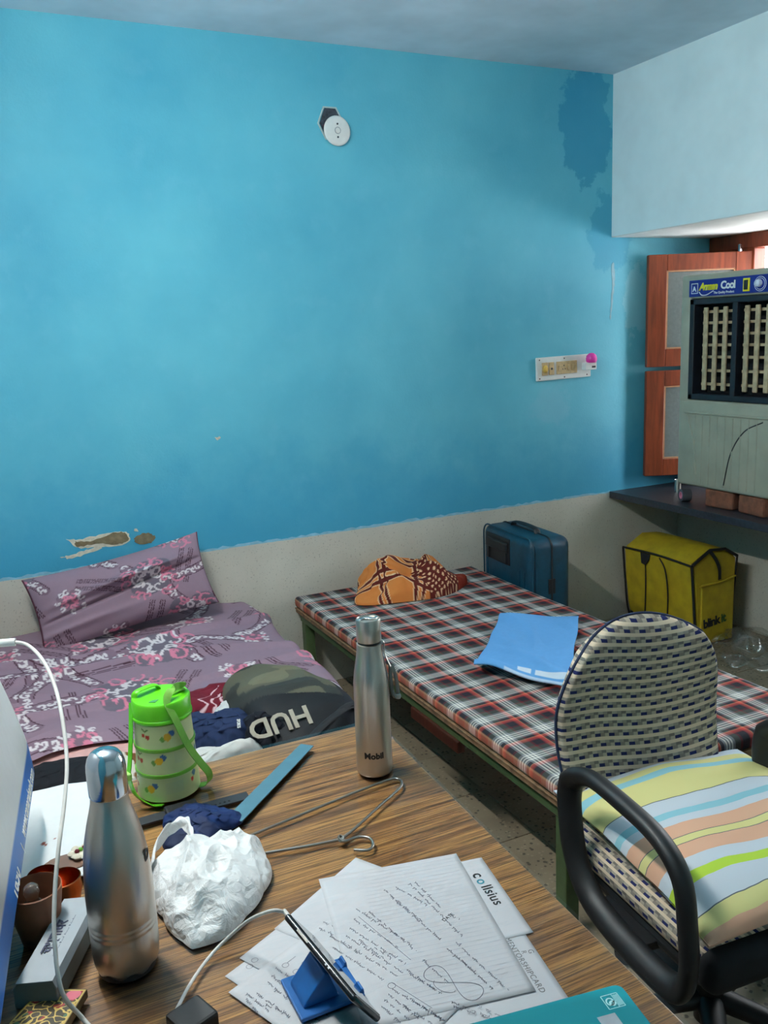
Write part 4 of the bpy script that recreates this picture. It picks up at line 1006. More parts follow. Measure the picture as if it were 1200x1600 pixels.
# ---- green tiffin carrier
c = px(265, 1232, ZO)
tf = thing('tiffin_carrier', 'lime green three tier tiffin carrier with fruit prints and a shoulder strap', 'lunch box', c, 0)
TRf = lambda z: .0575-.0075*(z/.19)
rT = random.Random(3)
cher = []
for tier in range(3):
    z0 = .012+tier*.049
    for k in range(8):
        cher.append((k*2*pi/8+tier*.35, z0+.022+rT.uniform(-.006, .006), k % 4))
def tif_col(a, z, r):
    base = np.array(lin((198, 208, 150)))
    for A_, zz, kd in cher:
        da = ((a-A_+pi) % (2*pi)-pi)*.056; dz = z-zz
        if kd == 0:
            if math.hypot(da-.005, dz+.006) < .0045 or math.hypot(da+.005, dz+.004) < .0040: return np.array(lin((186, 60, 44)))
            if abs(dz-.004-abs(da)*.6) < .0016 and abs(da) < .008: return np.array(lin((90, 120, 60)))
        elif kd == 1:
            if math.hypot(da, dz) < .0075: return np.array(lin((222, 170, 40)))
            if math.hypot(da-.008, dz-.006) < .0062: return np.array(lin((60, 104, 150)))
            if math.hypot(da+.010, dz+.003) < .005: return np.array(lin((110, 160, 70)))
        elif kd == 2 and abs(da) < .016 and abs(dz) < .011: return base*.86+np.array(lin((150, 170, 170)))*.14
        elif kd == 3:
            if math.hypot(da, dz-.004) < .006: return np.array(lin((74, 120, 150)))
            if math.hypot(da+.006, dz+.006) < .0042: return np.array(lin((190, 64, 48)))
    return base
M_tif = attr_mat('printed_translucent_plastic', .35)
for tier in range(3):
    z0 = .004+tier*.049
    zs = np.linspace(z0, z0+.046, 22)
    lathe('container', [(0, z0), (TRf(z0)-.003, z0)]+[(TRf(z), z) for z in zs]+[(TRf(zs[-1])-.003, zs[-1]+.001), (0, zs[-1]+.001)], M_tif, tf, 200, colf=tif_col)
    if tier: lathe('gasket_ring', [(TRf(z0)-.002, z0-.0035), (TRf(z0)+.0022, z0-.003), (TRf(z0)+.0026, z0), (TRf(z0)+.0022, z0+.003), (TRf(z0)-.002, z0+.0035)], simple('green_ring', (104, 168, 46), .4) if tier == 1 else bpy.data.materials['green_ring'], tf, 64, closed=False)
zl = .151
lathe('lid', [(0, zl), (TRf(zl)+.002, zl), (TRf(zl)+.0035, zl+.002), (TRf(zl)+.003, zl+.006), (TRf(zl)+.0015, zl+.007), (TRf(zl)+.0015, zl+.034), (TRf(zl)-.001, zl+.037), (TRf(zl)-.004, zl+.037), (0, zl+.036)], M_limegreen, tf, 64)
tube('lid_handle', spline([(-.046, .012, zl+.036), (-.040, .016, zl+.046), (-.012, .030, zl+.047), (.0, .034, zl+.044), (.004, .036, zl+.036)], 6), .007, M_limegreen, tf, 8, ry=.0025, up=(0, 0, 1))
prism('lid_logo', [(-.008, 0), (.0, .006), (.010, .004), (.002, -.006)], 0, .0008, simple('grey_green_mark', (64, 140, 90), .5), tf, Matrix.Translation((-.018, -.024, zl+.0368)))
tube('lid_vent', spline([(.012, -.012, zl+.037), (.03, -.006, zl+.041), (.044, .004, zl+.037)], 6), .005, bpy.data.materials['green_ring'], tf, 8, ry=.003, up=(0, 0, 1))
sp = spline([(.044, .004, zl+.042), (.038, -.012, zl+.052), (.016, -.026, zl+.053), (.002, -.046, zl+.040), (.012, -.058, zl+.008), (.030, -.058, .105), (.050, -.055, .065), (.066, -.046, .035), (.068, -.030, .010), (.050, -.026, .004)], 8)
strap('shoulder_strap', sp, [(.5, .3, .1)]*1+[(.8, .5, .15)]*(len(sp)-1), .014, .0016, M_limestrap, tf)
sp = spline([(-.052, .01, zl+.03), (-.062, -.010, .12), (-.069, -.014, .075), (-.073, -.016, .05), (-.066, -.030, .02), (-.045, -.045, .003), (-.025, -.058, .002)], 8)
strap('shoulder_strap', sp, (.3, -.9, .2), .014, .0016, M_limegreen, tf)
box('strap_buckle', (-.080, -.024, .046), (-.068, -.006, .060), simple('pale_green_buckle', (170, 220, 110), .4), tf, .003)

# ---- ruler, belt, pouch
def strip(name, pts, z, thick, mat, label, cat):
    P = [px(u, v, z) for u, v in pts]
    return tag(prism(name, [(p.x, p.y) for p in P], z-thick, z, mat, None), label, cat)
strip('steel_ruler', [(352, 1279), (378, 1283), (490, 1165), (470, 1162)], ZO+.0065, .0018, simple('grey_blue_painted_strip', (74, 116, 132), .45, var=.03), 'grey blue flat ruler lying diagonally across the black belt', 'ruler')
bl = thing('black_belt', 'black strap with punched holes lying under the ruler', 'belt', (0, 0, 0))
bp_ = [px(u, v, ZO+.002) for u, v in ((205, 1290), (225, 1283), (262, 1273), (300, 1266), (345, 1254), (388, 1243))]
strap('belt_band', spline(bp_, 6), (.1, 1, 0), .026, .003, simple('black_leather', (30, 34, 40), .5), bl)
for k in range(6):
    p = px(358-k*7, 1251+k*1.9, ZO+.004); lathe('punch_hole', [(0, 0), (.0022, 0), (.0022, .0006), (0, .0006)], M_ink, bl, 10, Matrix.Translation(p))
p = px(284, 1268, ZO+.004); box('buckle', (p.x-.028, p.y-.018, ZO+.0036), (p.x+.03, p.y+.018, ZO+.014), M_black, bl, .004)
c = px(315, 1293, ZO)
heap('velvet_pouch', (c.x-.005, c.y, ZO), .062, .068, .030, 27, lambda lx, ly, q, X, Y: np.ones(lx.shape+(3,))*np.array(lin((8, 36, 84)))*(.5+.6*np.clip(ridged(lx*30, ly*30, 2, 4), 0, 1))[..., None], attr_mat('blue_velvet', .7),   .7, .35, 10, 60, power=.3, wavy=.14, label='deep blue velvet pouch between the belt and the white bag', cat='pouch')

# ---- white carrier bag
t = NT('thin_white_polythene'); t.done((224, 225, 224), .36, 0, .5); t.b.inputs['Subsurface Weight'].default_value = .0
t.b.inputs['Transmission Weight'].default_value = 0.
t.bump(t.math('ADD', t.voro(38, v=t.vmap(scale=(1, 1, 1)), feature='DISTANCE_TO_EDGE').outputs['Distance'], t.math('MULTIPLY', t.noise(30, 5, dist=1.5), 1.2)), .45, .012)
M_poly = t.m
cb = thing('carrier_bag', 'crumpled white plastic carrier bag between the flask and the hanger', 'plastic bag', (-2.782, -2.368, ZO))
th = np.linspace(0, 2*pi, 300); rr = np.linspace(0, 1, 120); Rr, Th = np.meshgrid(rr, th, indexing='ij')
# outline from the corners seen, as radius by angle about the centre
corner = [px(u, v, ZO) for u, v in ((238, 1410), (232, 1372), (262, 1352), (330, 1335), (395, 1318), (418, 1345), (412, 1395), (385, 1432), (345, 1470), (300, 1484), (285, 1472), (255, 1434))]
ca = np.array([math.atan2(p.y+2.368, p.x+2.782) for p in corner]); cr_ = np.array([math.hypot(p.y+2.368, p.x+2.782) for p in corner])
o_ = np.argsort(ca); ca, cr_ = ca[o_], cr_[o_]
ca = np.concatenate([ca-2*pi, ca, ca+2*pi]); cr_ = np.tile(cr_, 3)
rad = np.interp(((Th+pi) % (2*pi))-pi, ca, cr_)
lx, ly = Rr*rad*np.cos(Th), Rr*rad*np.sin(Th)
d = np.clip(1-Rr**2.6, 0, 1)**.55
cr1 = ridged(lx*22, ly*22, 1.0, 71); cr2 = ridged(lx*22, ly*22, 2.4, 75); cr3 = ridged(lx*22, ly*22, 5.0, 79)
hz = .060*d*(.70+.26*np.clip(cr1, -.5, 1)+.15*np.clip(cr2, -1, 1)+.07*np.clip(cr3, -1, 1))+.004*np.clip(cr2, 0, 1)*(Rr < .98)
hz[-1] = 0.0005
grid('bag_body', lx, ly, np.maximum(hz, .0005), M_poly, cb)
hp = [px(u, v, z)-Vector((-2.782, -2.368, ZO)) for u, v, z in ((236, 1360, ZO+.035), (244, 1320, ZO+.04), (268, 1292, ZO+.045), (288, 1283, ZO+.05), (297, 1300, ZO+.045), (302, 1326, ZO+.04), (312, 1345, ZO+.045))]
hp = spline(hp, 8)
Vx = np.array([[tuple(p+Vector((.30, .25, .6)).normalized()*(w*(.022-.012*min(1, i/20))*(1+.2*sin(i*.9+w*3)))) for w in np.linspace(-1, 1, 9)] for i, p in enumerate(hp)])
Vx[..., 2] += .004*np.cos(np.linspace(-1, 1, 9)*4)[None, :]
grid('bag_handle', Vx[..., 0], Vx[..., 1], Vx[..., 2], M_poly, cb, None, .0008)

# ---- wire hanger
zw = ZO+.0022
P = lambda u, v, z=zw: px(u, v, z)
hang = thing('wire_hanger', 'bent steel wire clothes hanger lying in front of the slim bottle', 'hanger', (0, 0, 0))
tube('hanger_wire', spline([P(536, 1311), P(480, 1322), P(420, 1332), P(360, 1342), P(330, 1338), P(345, 1326), P(400, 1302), P(480, 1269), P(560, 1236), P(606, 1219), P(622, 1217), P(628, 1224), P(622, 1234), P(590, 1262), P(556, 1293), P(534, 1311)], 6), .0026, M_wire, hang, 8)
tube('hanger_hook', spline([P(545, 1302, zw+.003), P(533, 1312, zw+.003), P(540, 1314, zw+.002), P(560, 1308), P(576, 1309), P(583, 1318), P(576, 1328), P(553, 1328)], 6), .0026, M_wire, hang, 8)
tube('wire_twist', [P(533, 1312, zw+.002)+Vector((.004*cos(k*.8), .005*sin(k*.8), .002*sin(k*.8)+k*.0002)) for k in range(24)], .0018, M_wire, hang, 6)

# ---- papers
def sheet(name, o, ang, w, h, z, label, mat=None, curl=0., seed=1, n=26):
    """paper with its top-left corner at o; ang turns the width axis"""
    u, v = np.meshgrid(np.linspace(0, 1, n), np.linspace(0, 1, n), indexing='ij')
    ax, ay = Vector((cos(ang), sin(ang))), Vector((sin(ang), -cos(ang)))
    X = o[0]+u*w*ax.x+v*h*ay.x; Y = o[1]+u*w*ax.y+v*h*ay.y
    Z = z+.00025*sines(u, v, 7, seed)
    s = grid(name, X, Y, Z, mat or M_paper, None, None, .00015)
    return tag(s, label, 'paper', 'sheets of paper on the table')
def ribbon(V, F, pts, w, z):
    pts = [Vector((p[0], p[1])) for p in pts]
    b = len(V)
    for i, p in enumerate(pts):
        t_ = (pts[min(i+1, len(pts)-1)]-pts[max(i-1, 0)])
        if t_.length < 1e-9: t_ = Vector((1, 0))
        t_.normalize(); n_ = Vector((-t_.y, t_.x))*w/2
        V += [(p.x+n_.x, p.y+n_.y, z), (p.x-n_.x, p.y-n_.y, z)]
    F += [(b+2*i, b+2*i+1, b+2*i+3, b+2*i+2) for i in range(len(pts)-1)]
def scrawl(V, F, p0, p1, z, hgt=.0035, w=.0007, seed=0):
    r = random.Random(seed); a, b = Vector(p0[:2]), Vector(p1[:2]); L = (b-a).length; d = (b-a)/L; n_ = Vector((-d.y, d.x)); s = 0.
    while s < L:
        wl = min(L-s, r.uniform(.006, .020)); k = max(4, int(wl/.0009)); pts = []
        for i in range(k):
            f = i/(k-1); yy = (sin(f*wl/.0031*pi*2+r.uniform(0, .8))*.5+r.uniform(-.3, .3))*hgt*(1.6 if r.random() < .12 else .7)
            pts.append(a+d*(s+f*wl+.0006*sin(i*1.7))+n_*yy)
        ribbon(V, F, pts, w, z); s += wl+r.uniform(.003, .006)
S1 = sheet('letterhead_sheet', (-2.598, -2.483), radians(-10), .215, .19, .7528, 'letterhead sheet with a dark logo sticking out at the far right of the pile', seed=2)
S2 = sheet('printed_sheet', (-2.617, -2.523), radians(-10), .215, .297, .7520, 'white sheet with spaced capital letters along its right edge', seed=3)
S3 = sheet('notes_sheet', (-2.825, -2.578), radians(24), .21, .297, .7513, 'handwritten notes sheet lying lowest at the left of the pile', seed=4)
S4 = sheet('notes_sheet', (-2.798, -2.556), radians(27), .21, .24, .7528, 'handwritten notes sheet on the left under the phone stand', seed=5)
S6 = sheet('notes_sheet', (-2.736, -2.522), radians(30), .20, .16, .7533, 'handwritten notes sheet with its corner under the top of the phone', seed=6)
S5 = sheet('lined_page', (-2.637, -2.446), radians(-12), .225, .315, .7541, 'ruled page of handwritten notes on top of the paper pile', seed=7)
S7 = sheet('notes_sheet', (-2.830, -2.612), radians(23), .19, .25, .7537, 'handwritten notes sheet nearest the table edge at the bottom left of the pile', seed=8)
zt = .7546
V, F = [], []; k = 0
for (a, b) in (((640, 1380), (722, 1463)), ((618, 1386), (668, 1414)), ((600, 1390), (660, 1440)), ((556, 1420), (640, 1474)), ((552, 1436), (622, 1480)), ((546, 1450), (634, 1506)), ((532, 1470), (620, 1525)),
               ((712, 1472), (795, 1548)), ((698, 1482), (735, 1512)), ((635, 1515), (678, 1545)), ((640, 1522), (690, 1552)), ((612, 1545), (668, 1578)), ((606, 1553), (655, 1592)), ((600, 1562), (640, 1594)), ((596, 1572), (626, 1598)),
               ((705, 1565), (770, 1592)), ((648, 1378), (690, 1420)), ((610, 1400), (690, 1470)), ((576, 1424), (650, 1486)), ((560, 1468), (600, 1498)), ((540, 1462), (630, 1520)), ((520, 1480), (600, 1532)), ((515, 1462), (560, 1490)), ((660, 1500), (700, 1535)), ((720, 1500), (770, 1545)), ((640, 1560), (700, 1598)), ((628, 1570), (676, 1600)), ((745, 1570), (785, 1590)), ((708, 1572), (742, 1584)), ((700, 1428), (718, 1437)), ((585, 1480), (612, 1497)), ((650, 1568), (690, 1592))):
    k += 1; scrawl(V, F, px(*a, zt), px(*b, zt), zt, .0040, .0008, k)
def ell(V, F, c, rx, ry, ang, z, w=.0006, a0=0, a1=2*pi):
    pts = []
    for i in range(40):
        a = a0+(a1-a0)*i/39; x, y = rx*cos(a), ry*sin(a); pts.append((c.x+x*cos(ang)-y*sin(ang), c.y+x*sin(ang)+y*cos(ang)))
    ribbon(V, F, pts, w, z)
# figure of eight with axes
A_, B_ = px(666, 1515, zt), px(752, 1556, zt); mid = (A_+B_)/2; dv = (B_-A_).to_2d(); L_ = dv.length/2; an = math.atan2(dv.y, dv.x)
pts = []
for i in range(80):
    a = 2*pi*i/79; x = L_*cos(a); y = .55*L_*sin(a)*cos(a)*1.3; pts.append((mid.x+x*cos(an)-y*sin(an), mid.y+x*sin(an)+y*cos(an)))
ribbon(V, F, pts, .0008, zt)
ell(V, F, px(695, 1540, zt), .016, .010, an, zt, .0006, pi, 2*pi)
for a, b in (((560, 1432), (642, 1500)), ((612, 1535), (675, 1575)), ((672, 1575), (668, 1586))): ribbon(V, F, [px(*a, zt).to_2d(), px(*b, zt).to_2d()], .0006, zt)
ell(V, F, px(612, 1540, zt), .005, .005, 0, zt)
mo('handwriting', V, F, M_pen, S5)
V, F = [], []
r = random.Random(2)
for i in range(34):      # faint ruling
    f = i/34; a = Vector((-2.637, -2.446))+Vector((sin(radians(-12)), -cos(radians(-12))))*(.01+f*.30)
    ribbon(V, F, [a+Vector((cos(radians(-12)), sin(radians(-12))))*.06, a+Vector((cos(radians(-12)), sin(radians(-12))))*.222], .0005, zt-.0001)
mo('ruling', V, F, simple('pale_grey_rule', (200, 206, 216), .7), S5)
z7 = .7543
for S_, ls in ((S7, (((400, 1552), (455, 1590)), ((385, 1552), (420, 1580)), ((384, 1560), (408, 1590)), ((414, 1570), (446, 1582)), ((430, 1530), (480, 1566)))), (S4, (((430, 1512), (478, 1545)), ((424, 1524), (470, 1556)), ((418, 1534), (450, 1562)), ((480, 1572), (515, 1588)), ((470, 1580), (500, 1595)), ((454, 1566), (476, 1586)))), (S6, (((498, 1450), (540, 1470)), ((505, 1440), (525, 1450))))):
    V, F = [], []
    for a, b in ls: k += 1; scrawl(V, F, px(*a, z7), px(*b, z7), z7, .0040, .0008, k)
    if S_ is S4:
        for u, v in ((390, 1510), (446, 1508), (463, 1518), (398, 1500), (477, 1505)): ell(V, F, px(u, v, z7), .0045, .0042, 0, z7)
        ribbon(V, F, [px(449, 1504, z7).to_2d(), px(462, 1494, z7).to_2d()], .0006, z7); ribbon(V, F, [px(466, 1515, z7).to_2d(), px(478, 1505, z7).to_2d()], .0006, z7)
    mo('handwriting', V, F, M_pen, S_)
# printed words on the sheets below
def flat_text(S_, s, p0, p1, z, size, mat, spacing=1., bold=0., up=1):
    a, b = px(*p0, z), px(*p1, z); d = (b-a); d.z = 0
    return text('printing', s, size, mat, frame((a.x, a.y, z), d, (-d.y*up, d.x*up, 0)), S_, .00005, spacing=spacing, bold=bold)
M_tealink = simple('teal_print', (60, 150, 170), .6); M_greyink = simple('grey_print', (120, 120, 122), .6)
flat_text(S1, 'c', (737, 1366), (788, 1434), .7533, .026, M_ink, 1., .0005); flat_text(S1, 'o', (743, 1375), (788, 1434), .7533, .024, M_tealink, 1., .0003); flat_text(S1, 'llsius', (751, 1385), (794, 1442), .7533, .024, M_ink, 1.05, .0003)
flat_text(S2, 'MENTORSHIPCARD', (788, 1466), (852, 1562), .7525, .0115, M_greyink, 1.12); flat_text(S2, 'G', (824, 1484), (852, 1540), .7525, .011, M_greyink); flat_text(S2, 'R', (814, 1486), (842, 1540), .7525, .010, M_greyink)
flat_text(S5, 'DATE', (694, 1440), (712, 1428), zt, .0085, M_ink, 1.)

# ---- phone on blue stand (landscape, leaning back towards the camera side)
PT = Vector((-2.724, -2.783, .828)); L_ax = Vector((-.030, .155, .026)).normalized(); U_ = Vector((-.040, -.02, .062)); U_ = (U_-L_ax*U_.dot(L_ax)).normalized(); N_ax = L_ax.cross(U_)
MPh = Matrix(((L_ax.x, U_.x, N_ax.x, PT.x), (L_ax.y, U_.y, N_ax.y, PT.y), (L_ax.z, U_.z, N_ax.z, PT.z), (0, 0, 0, 1)))
ph = thing('smartphone', 'black smartphone seen edge on leaning in the blue stand', 'phone', (0, 0, 0))
bm = bmesh.new(); bm_box(bm, (0, -.074, -.0045), (.155, 0, .0045), .0040, 4, MPh); autosmooth(from_bm('phone_body', bm, simple('glossy_black_shell', (16, 18, 24), .22, spec=.6), ph), 40)
box('screen', (.004, -.0715, .0044), (.151, -.0025, .0049), simple('dark_glass_screen', (6, 7, 10), .05, spec=.8, var=.02), ph, .0002, 1, MPh)
box('side_button', (.10, -.0006, -.0015), (.125, .0006, .0015), M_steel, ph, .0003, 1, MPh)
for q_ in (.052, .058): box('speaker_hole', (q_, -.0004, -.001), (q_+.003, .0004, .001), M_chrome, ph, 0, 1, MPh)
st = thing('phone_stand', 'blue plastic folding stand under the smartphone', 'phone stand', (0, 0, 0))
Mst = Matrix(((-1, 0, 0, -2.684), (0, 0, 1, -2.712), (0, 1, 0, ZO), (0, 0, 0, 1)))
prism('base_foot', [(-.004, .0), (.082, 0), (.082, .006), (-.004, .006)], .0, .078, M_bluestand, st, Mst, .0015)
prism('prop', [(.024, .006), (.074, .006), (.072, .012), (.044, .044), (.038, .043), (.030, .012)], .014, .064, M_bluestand, st, Mst, .002)
for w0 in (.004, .058):
    prism('cradle_hook', [(-.003, .0), (.009, .0), (.009, .005), (.001, .006), (-.001, .012), (-.004, .0115), (-.005, .003)], w0, w0+.016, M_bluestand, st, Mst, .001)

# ---- cables and chargers
M_cable = simple('white_cable', (206, 204, 198), .45)
ca1 = thing('phone_cable', 'white cable curving over the table to the top of the phone', 'cable', (0, 0, 0))
tp = PT+L_ax*.155-U_*.022
tube('cord', spline([px(250, 1625, ZO+.003), px(272, 1585, ZO+.003), px(300, 1533, ZO+.003), px(330, 1492, ZO+.004), px(362, 1460, ZO+.020), px(392, 1436, ZO+.055), px(425, 1423, ZO+.088), tp+L_ax*.020], 10), .0024, M_cable, ca1, 10)
tube('connector', [tp+L_ax*.022, tp+L_ax*.001], .0042, M_cable, ca1, 10, ry=.003, up=N_ax)
p = px(293, 1592, ZO)
ad = thing('power_adapter', 'black square power adapter at the bottom edge of the table view', 'adapter', (p.x, p.y-.018, ZO), radians(20)); box('adapter_body', (-.024, -.028, 0), (.024, .018, .026), M_black, ad, .004); box('adapter_port', (-.006, .0178, .010), (.006, .0186, .015), M_coolblack, ad)
ca2 = thing('charger_cable', 'white charging cable hanging from the wall adapter down to the table', 'cable', (0, 0, 0))
c0 = pxy(2, 1000, -2.10)
tube('connector', [Vector((-3.115, -2.10, c0.z+.003)), pxy(24, 1003, -2.13)], .0065, M_white_pl, ca2, 10)
tube('cord', spline([pxy(16, 1002, -2.12), pxy(45, 1009, -2.16), pxy(72, 1040, -2.22), pxy(92, 1095, -2.30), pxy(104, 1180, -2.38), pxy(101, 1250, -2.44), pxy(91, 1330, -2.50), pxy(85, 1410, -2.54), pxy(86, 1480, -2.57), pxy(97, 1550, -2.59), px(128, 1590, ZO+.012), px(160, 1625, ZO+.003)], 10), .0028, M_cable, ca2, 10)
wa = thing('wall_adapter', 'white charger plugged into the left wall above the table', 'adapter', (XL, -2.10, c0.z+.003)); box('adapter_body', (0, -.03, -.03), (.085, .03, .03), M_white_pl, wa, .006)

# ---- teal notebook
cn = px(968, 1537, ZO+.008)
nb = thing('teal_notebook', 'teal covered notebook lying at the bottom right table edge', 'notebook', (0, 0, 0))
ux, vx = Vector((-.985, .17, 0)).normalized(), Vector((-.17, -.985, 0)).normalized()
Mn = Matrix(((ux.x, -vx.x, 0, cn.x), (ux.y, -vx.y, 0, cn.y), (0, 0, 1, ZO), (0, 0, 0, 1)))
t = NT('teal_rippled_cover'); w_ = t.n('ShaderNodeTexWave', wave_type='RINGS', rings_direction='SPHERICAL'); w_.inputs['Scale'].default_value = 12; w_.inputs['Distortion'].default_value = 1.5
t.put(w_.inputs['Vector'], t.vmap(loc=(2.55, 3.02, 0))); M_nb = t.done(t.ramp(w_.outputs[1], [(.2, (10, 118, 128)), (.8, (20, 140, 150))]), .3)
outl = [(x+.15, y-.105) for x, y in rrect(.15, .105, .010)]
prism('page_block', [(x*.99+.001, y*.99-.001) for x, y in outl], .0008, .0072, simple('cream_page_edges', (206, 196, 172), .8), nb, Mn)
prism('cover', outl, .0072, .008, M_nb, nb, Mn)
prism('cover', outl, 0, .0008, M_nb, nb, Mn)
Mi = simple('pale_teal_print', (170, 214, 216), .5)
Mn2 = Mn @ Matrix.Translation((.012, -.012, .0081))
V, F = [], []
sq_ = [(.0, 0), (.022, 0), (.022, -.022), (0, -.022), (0, 0)]
for q1, q2 in zip(sq_[:-1], sq_[1:]): ribbon(V, F, [q1, q2], .001, 0)
ribbon(V, F, [(.008, 0), (.008, -.022)], .0007, 0)
for kk in range(5): ribbon(V, F, [(.0015+kk*.0013, -.002), (.0015+kk*.0013, -.020)], .0007, 0)
ell(V, F, Vector((.015, -.011)), .0045, .0055, .3, 0, .002); ell(V, F, Vector((.013, -.014)), .003, .003, 0, 0, .003)
mo('badge_print', [Mn2 @ Vector(v) for v in V], F, Mi, nb)
pS = px(952, 1594, ZO+.008); lS = Mn.inverted() @ pS
box('silver_sticker', (lS.x-.012, lS.y-.016, .0081), (lS.x+.012, lS.y+.008, .0084), simple('silver_foil', (190, 192, 196), .3, .6), nb, 0, 1, Mn)

# ---- clay cup, copper bowls, lid
c = px(64, 1468, ZO)
cu_ = thing('clay_cup', 'brown clay cup holding a small glass stopper bottle beside the spectacle case', 'cup', c)
M_clay = simple('brown_clay', (128, 78, 50), .6, var=.08)
lathe('cup_wall', [(0, 0), (.021, 0), (.024, .003), (.031, .035), (.0365, .075), (.0372, .082), (.0355, .083), (.034, .078), (.029, .04), (.022, .012), (0, .010)], M_clay, cu_, 48)
gp = thing('stopper_bottle', 'tiny clear glass stoppered bottle standing inside the clay cup', 'bottle', (c.x-.004, c.y-.006, ZO+.0105))
M_glass = simple('clear_bottle_glass', (232, 224, 210), .05, var=.03, spec=.7); M_glass.node_tree.nodes['Principled BSDF'].inputs['Transmission Weight'].default_value = .9
lathe('glass_body', [(0, 0), (.019, 0), (.022, .02), (.021, .040), (.013, .048), (.009, .050), (0, .050)], M_glass, gp, 32)
lathe('glass_stopper', [(0, .050), (.011, .050), (.012, .054), (.008, .057), (.0085, .064), (.011, .070), (.010, .078), (.005, .082), (0, .082)], M_glass, gp, 32)
M_copper = simple('polished_copper', (176, 100, 62), .25, 1., var=.05)
for (u, v, s_, lab) in ((102, 1416, 1., 'small polished copper bowl behind the clay cup nearer the flask'), (72, 1402, .85, 'small polished copper bowl tucked behind the clay cup')):
    p = px(u, v, ZO)
    tag(lathe('copper_bowl', [(0, 0), (.014*s_, 0), (.024*s_, .012*s_), (.028*s_, .030*s_), (.026*s_, .044*s_), (.0275*s_, .048*s_), (.026*s_, .049*s_), (.0245*s_, .044*s_), (.026*s_, .03*s_), (.022*s_, .014*s_), (0, .004)], M_copper, None, 40), lab, 'bowl', 'copper bowls').location = p
p = px(105, 1352, ZO+.006)
o = tag(prism('brown_coaster', [(.036*cos(a)*(1+.08*sin(3*a)), .026*sin(a)*(1+.06*cos(2*a))) for a in np.linspace(0, 2*pi, 40)[:-1]], 0, .008, simple('dull_brown_plastic', (112, 84, 68), .4), None, None, .002), 'flat brown lid behind the copper bowls', 'lid'); o.location = (p.x, p.y, ZO+.0035)

# ---- spectacle case
t0, t1, t3 = px(26, 1532, ZO+.036), px(80, 1545, ZO+.036), px(112, 1402, ZO+.036)
sc_ = thing('spectacle_case', 'grey spectacle case with printed shop lettering beside the flask', 'case', (0, 0, 0))
dl = Vector((.445, .895, 0)).normalized(); dw = Vector((.895, -.445, 0)).normalized()
o0 = (t0+t1)/2
Ms = Matrix(((dl.x, -dw.x, 0, o0.x), (dl.y, -dw.y, 0, o0.y), (0, 0, 1, ZO), (0, 0, 0, 1)))
M_case = simple('grey_card_case', (104, 114, 114), .55, var=.03); M_case2 = simple('pale_grey_card_lid', (158, 166, 172), .5, var=.02)
pf = [(-.028, 0), (.028, 0), (.028, .028), (.022, .037), (-.024, .040), (-.028, .030)]
Mside = Ms @ Matrix(((0, 0, 1, 0), (1, 0, 0, 0), (0, 1, 0, 0), (0, 0, 0, 1)))
prism('case_body', pf, 0, .168, M_case, sc_, Mside, .0015)
prism('case_lid', [(-.0285, .030), (-.0245, .0405), (.0225, .0375), (.0285, .028), (.0288, .0285), (.0227, .0385), (-.0245, .0415), (-.029, .0305)], -.001, .169, M_case2, sc_, Mside)
M_casein = simple('navy_print', (24, 34, 66), .6)
def ctext(s, a, b, size, sp=1., bold=0.): return text('lettering', s, size, M_casein, Ms @ frame((a, b, .0402-.03*abs(0)), (1, 0, 0), (0, 1, .07)), sc_, .0002, spacing=sp, bold=bold)
ctext('चश्माघर', .052, -.002, .021, 1., .0004); ctext('Kutchery Road, Ajmer, Rajasthan', .046, -.011, .0062); ctext('M. 8000251500', .058, -.0175, .0068, 1., .0001)
ctext('AJMER', .018, -.019, .008, .9, .0002)

# ---- ornate gift box
q_ = [px(u, v, ZO+.012) for u, v in ((64, 1545), (136, 1545), (98, 1606), (6, 1606))]
ob_ = thing('ornate_card_box', 'small flat box with gold script on dark ground below the spectacle case', 'box', (0, 0, 0))
prism('box_body', [(p.x, p.y) for p in (q_[0], q_[3], q_[2], q_[1])], ZO, ZO+.0115, simple('dark_bronze_card', (96, 76, 44), .5), ob_)
uu, vv = np.meshgrid(np.linspace(0, 1, 150), np.linspace(0, 1, 130), indexing='ij')
Q = [np.array(p) for p in q_]
XY = ((1-uu)*(1-vv))[..., None]*Q[0]+(uu*(1-vv))[..., None]*Q[1]+(uu*vv)[..., None]*Q[2]+((1-uu)*vv)[..., None]*Q[3]
cc = np.ones(uu.shape+(3,))*np.array(lin((62, 56, 42)))
n1 = sines(uu, vv, 16, 91); n2 = sines(uu, vv, 20, 95); n3 = ridged(uu*1.4, vv*1.4, 16, 97)
cc[n1 > .65] = lin((150, 42, 44)); cc[n2 > .75] = lin((70, 110, 84)); cc[(n3 > .72) & (vv > .18)] = lin((206, 176, 96))
cc[(np.hypot((uu-.78)/.16, (vv-.16)/.14) < 1)] = lin((206, 104, 120))
bd = np.minimum(np.minimum(uu, 1-uu), np.minimum(vv, 1-vv)); cc[bd < .05] = lin((196, 166, 84)); cc[bd < .02] = lin((110, 90, 50))
grid('printed_lid', XY[..., 0], XY[..., 1], np.full(uu.shape, ZO+.0118), attr_mat('gilt_print', .45), ob_, cc)

